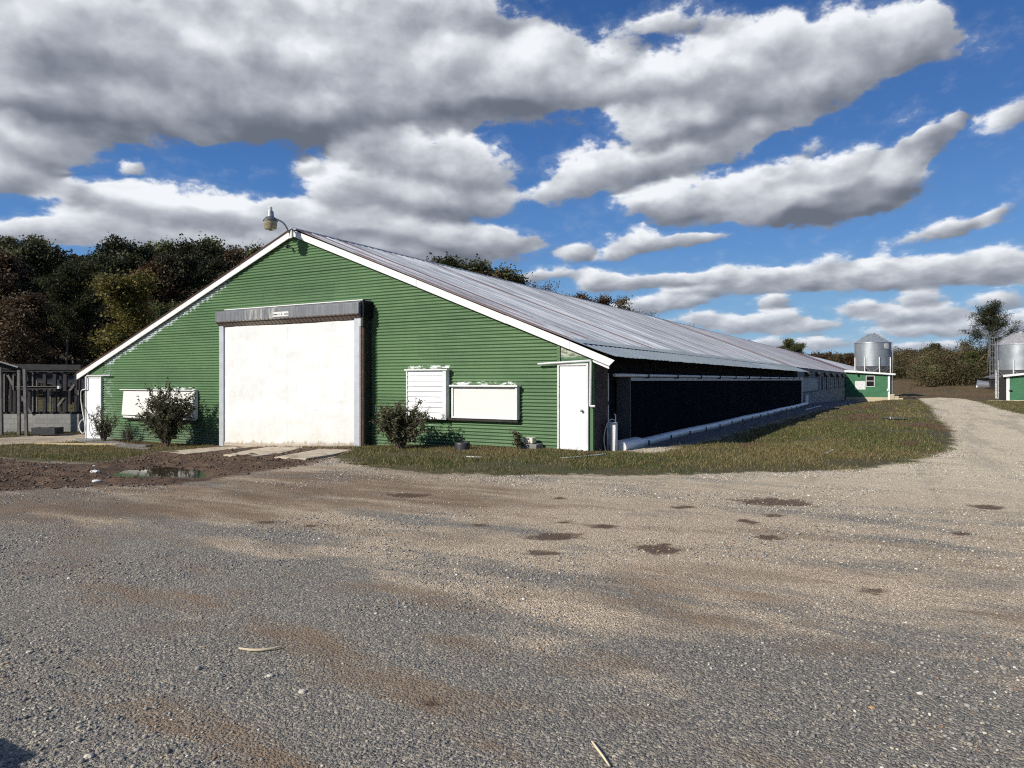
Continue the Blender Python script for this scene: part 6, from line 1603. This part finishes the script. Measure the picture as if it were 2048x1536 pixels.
# ------------------------------------------------------------------ bushes against the wall
def bush(px, base_y, half_px, top_y, Y, seed, nstem, nleaf, label, leafkey='bush', name='bush', lsize=.024, narrow=1.0):
    r = np.random.default_rng(seed)
    x, zb = on_y(px, base_y, Y); zb = float(Hfull(np.array([x]), np.array([Y]))[0]); t = x * FW[0] + Y * FW[1]
    H = CAMZ + (HOR - top_y) * t / FPX - zb; W = half_px * t / FPX
    T = thing(name, label, 'bush', (x, Y, zb)); mb = MB(); C = []; wts = []
    for k in range(nstem):
        a = r.uniform(0, 2 * math.pi); sp_ = r.random() ** .5; hh = H * r.uniform(.50, .98) * (1 - .30 * sp_ ** 2)
        p = np.array([math.cos(a) * .06, math.sin(a) * .05, 0.0]); e = np.array([math.cos(a) * W * sp_, math.sin(a) * W * .55 * sp_, hh])
        pts = []; m = 7; wob = r.normal(0, .035, (m + 1, 3)) * H
        for j in range(m + 1):
            u = j / m; q = p * (1 - u) + e * u; q = q + np.array([math.cos(a), math.sin(a) * .5, 0]) * (-.12 * W * math.sin(u * math.pi)) + wob[j] * u; pts.append(q)
        mb.tube(pts, [.011 * (1 - .8 * j / m) + .002 for j in range(m + 1)], 5, cap=False)
        for s_ in range(7):
            j = r.integers(2, m); q = pts[j]; d = r.normal(0, 1, 3) + [0, 0, .5]; d[1] *= .6; d /= np.linalg.norm(d); L2 = H * r.uniform(.08, .22)
            q2 = q + d * L2; mb.tube([q, (q + q2) / 2 + r.normal(0, .01, 3), q2], [.004, .003, .0015], 4, cap=False)
            for u in np.linspace(.2, 1, 8): C.append(q + (q2 - q) * u); wts.append(1)
        for u in np.linspace(.4, 1, 10): i = u * m; i0 = min(int(i), m - 1); C.append(pts[i0] + (pts[i0 + 1] - pts[i0]) * (i - i0)); wts.append(1)
    off = np.array([x, Y, zb])
    me = np_mesh('stems', np.array(mb.v), np.array(mb.f), True); o = link('stems', me, M['twig'], T)
    C = np.array(C); C = C[r.integers(0, len(C), nleaf)] + r.normal(0, .028, (nleaf, 3)); C = C[C[:, 2] > .12 * H]
    C = C[C[:, 1] + Y < GY - .04]
    me = leaves_mesh('foliage', C, np.full(len(C), lsize), r, mat=L[leafkey]); o = bpy.data.objects.new('foliage', me); COL.objects.link(o); o.parent = T
    return T
bush(334, 884, 84, 756, 13.55, 51, 60, 15000, 'large dark leafy bush before the cream panel left of the big door', lsize=.033)
bush(207, 881, 42, 806, 13.8, 52, 26, 2900, 'small sparse bush in front of the left white door', lsize=.024)
bush(800, 896, 76, 784, 13.45, 53, 50, 9500, 'dark twiggy bush just right of the big white door', lsize=.031)
bush(1037, 904, 13, 846, 14.0, 54, 6, 420, 'narrow leafy sapling at the right corner of the cream window panel', lsize=.032)
bush(258, 879, 14, 838, 14.2, 55, 8, 260, 'low seedling bush under the left end of the cream awning panel', lsize=.024)
bush(1344, 905, 5, 880, 16.9, 56, 5, 30, 'dry weed stalk standing by the fat white pipe', lsize=.012)

# ------------------------------------------------------------------ parked car outside the left edge: its shadow falls into the corner
def car():
    cx, cy = -4.53, -1.92; W = .88
    z0 = float(H0(cx, cy))
    T = thing('parked_car', 'dark parked car outside the lower left corner, only its shadow is seen', 'car', (cx, cy, z0))
    paint = simple('dark_car_paint', (.03, .035, .045), .25, .2, var=.02)
    prof = [(-2.2, .35), (-2.25, .75), (-2.1, 1.0), (-1.3, 1.04), (2.0 - .95, 1.08), (1.85, .98), (2.3, .86), (2.42, .65), (2.4, .35)]
    mb = MB(); vs = []; n = len(prof); secs = [(-W, .86), (-W * .96, 1.0), (0, 1.0), (W * .96, 1.0), (W, .86)]
    for sx_, k in secs:
        for (y, z) in prof: vs.append((cx + sx_, cy + y * (.97 if abs(sx_) > .86 else 1) - (.18 * (abs(sx_) / W) ** 2 if y > 2 else 0), z0 + (.35 + (z - .35) * k)))
    fs = []
    for s_ in range(len(secs) - 1):
        for i in range(n): j = (i + 1) % n; fs.append((s_ * n + i, s_ * n + j, (s_ + 1) * n + j, (s_ + 1) * n + i))
    fs.append(tuple(range(n))); fs.append(tuple(reversed(range((len(secs) - 1) * n, len(secs) * n))))
    mb.add(vs, fs); mb.build('body', paint, T, smooth=35)
    mb = MB(); mb.prism([(cx - .74, cy - 2.0, z0 + 1.03), (cx - .62, cy - 1.5, z0 + 1.52), (cx - .62, cy + .1, z0 + 1.55), (cx - .74, cy + .95, z0 + 1.06)], (1.4, 0, 0)); mb.build('cabin', M['black'], T, bevel=.05)
    for y in (-1.4, 1.45):
        for s_ in (-1, 1):
            mb = MB(); mb.lathe((cx + s_ * (W - .02), cy + y, z0 + .33), [(.2, -.11), (.33, -.10), (.33, .10), (.2, .11)], 24, 'X'); w = mb.build('wheel', M['tyre'], T, smooth=40)
            mb = MB(); mb.lathe((cx + s_ * (W - .02), cy + y, z0 + .33), [(.19, -.115), (.19, .115)], 16, 'X'); mb.build('rim', M['galv'], w, smooth=40)
    for s_ in (-1, 1): MB().box(cx + s_ * .55 - .16, cx + s_ * .55 + .16, cy + 2.2, cy + 2.36, z0 + .66, z0 + .80).build('headlight', M['channel'], T, bevel=.03)
car()
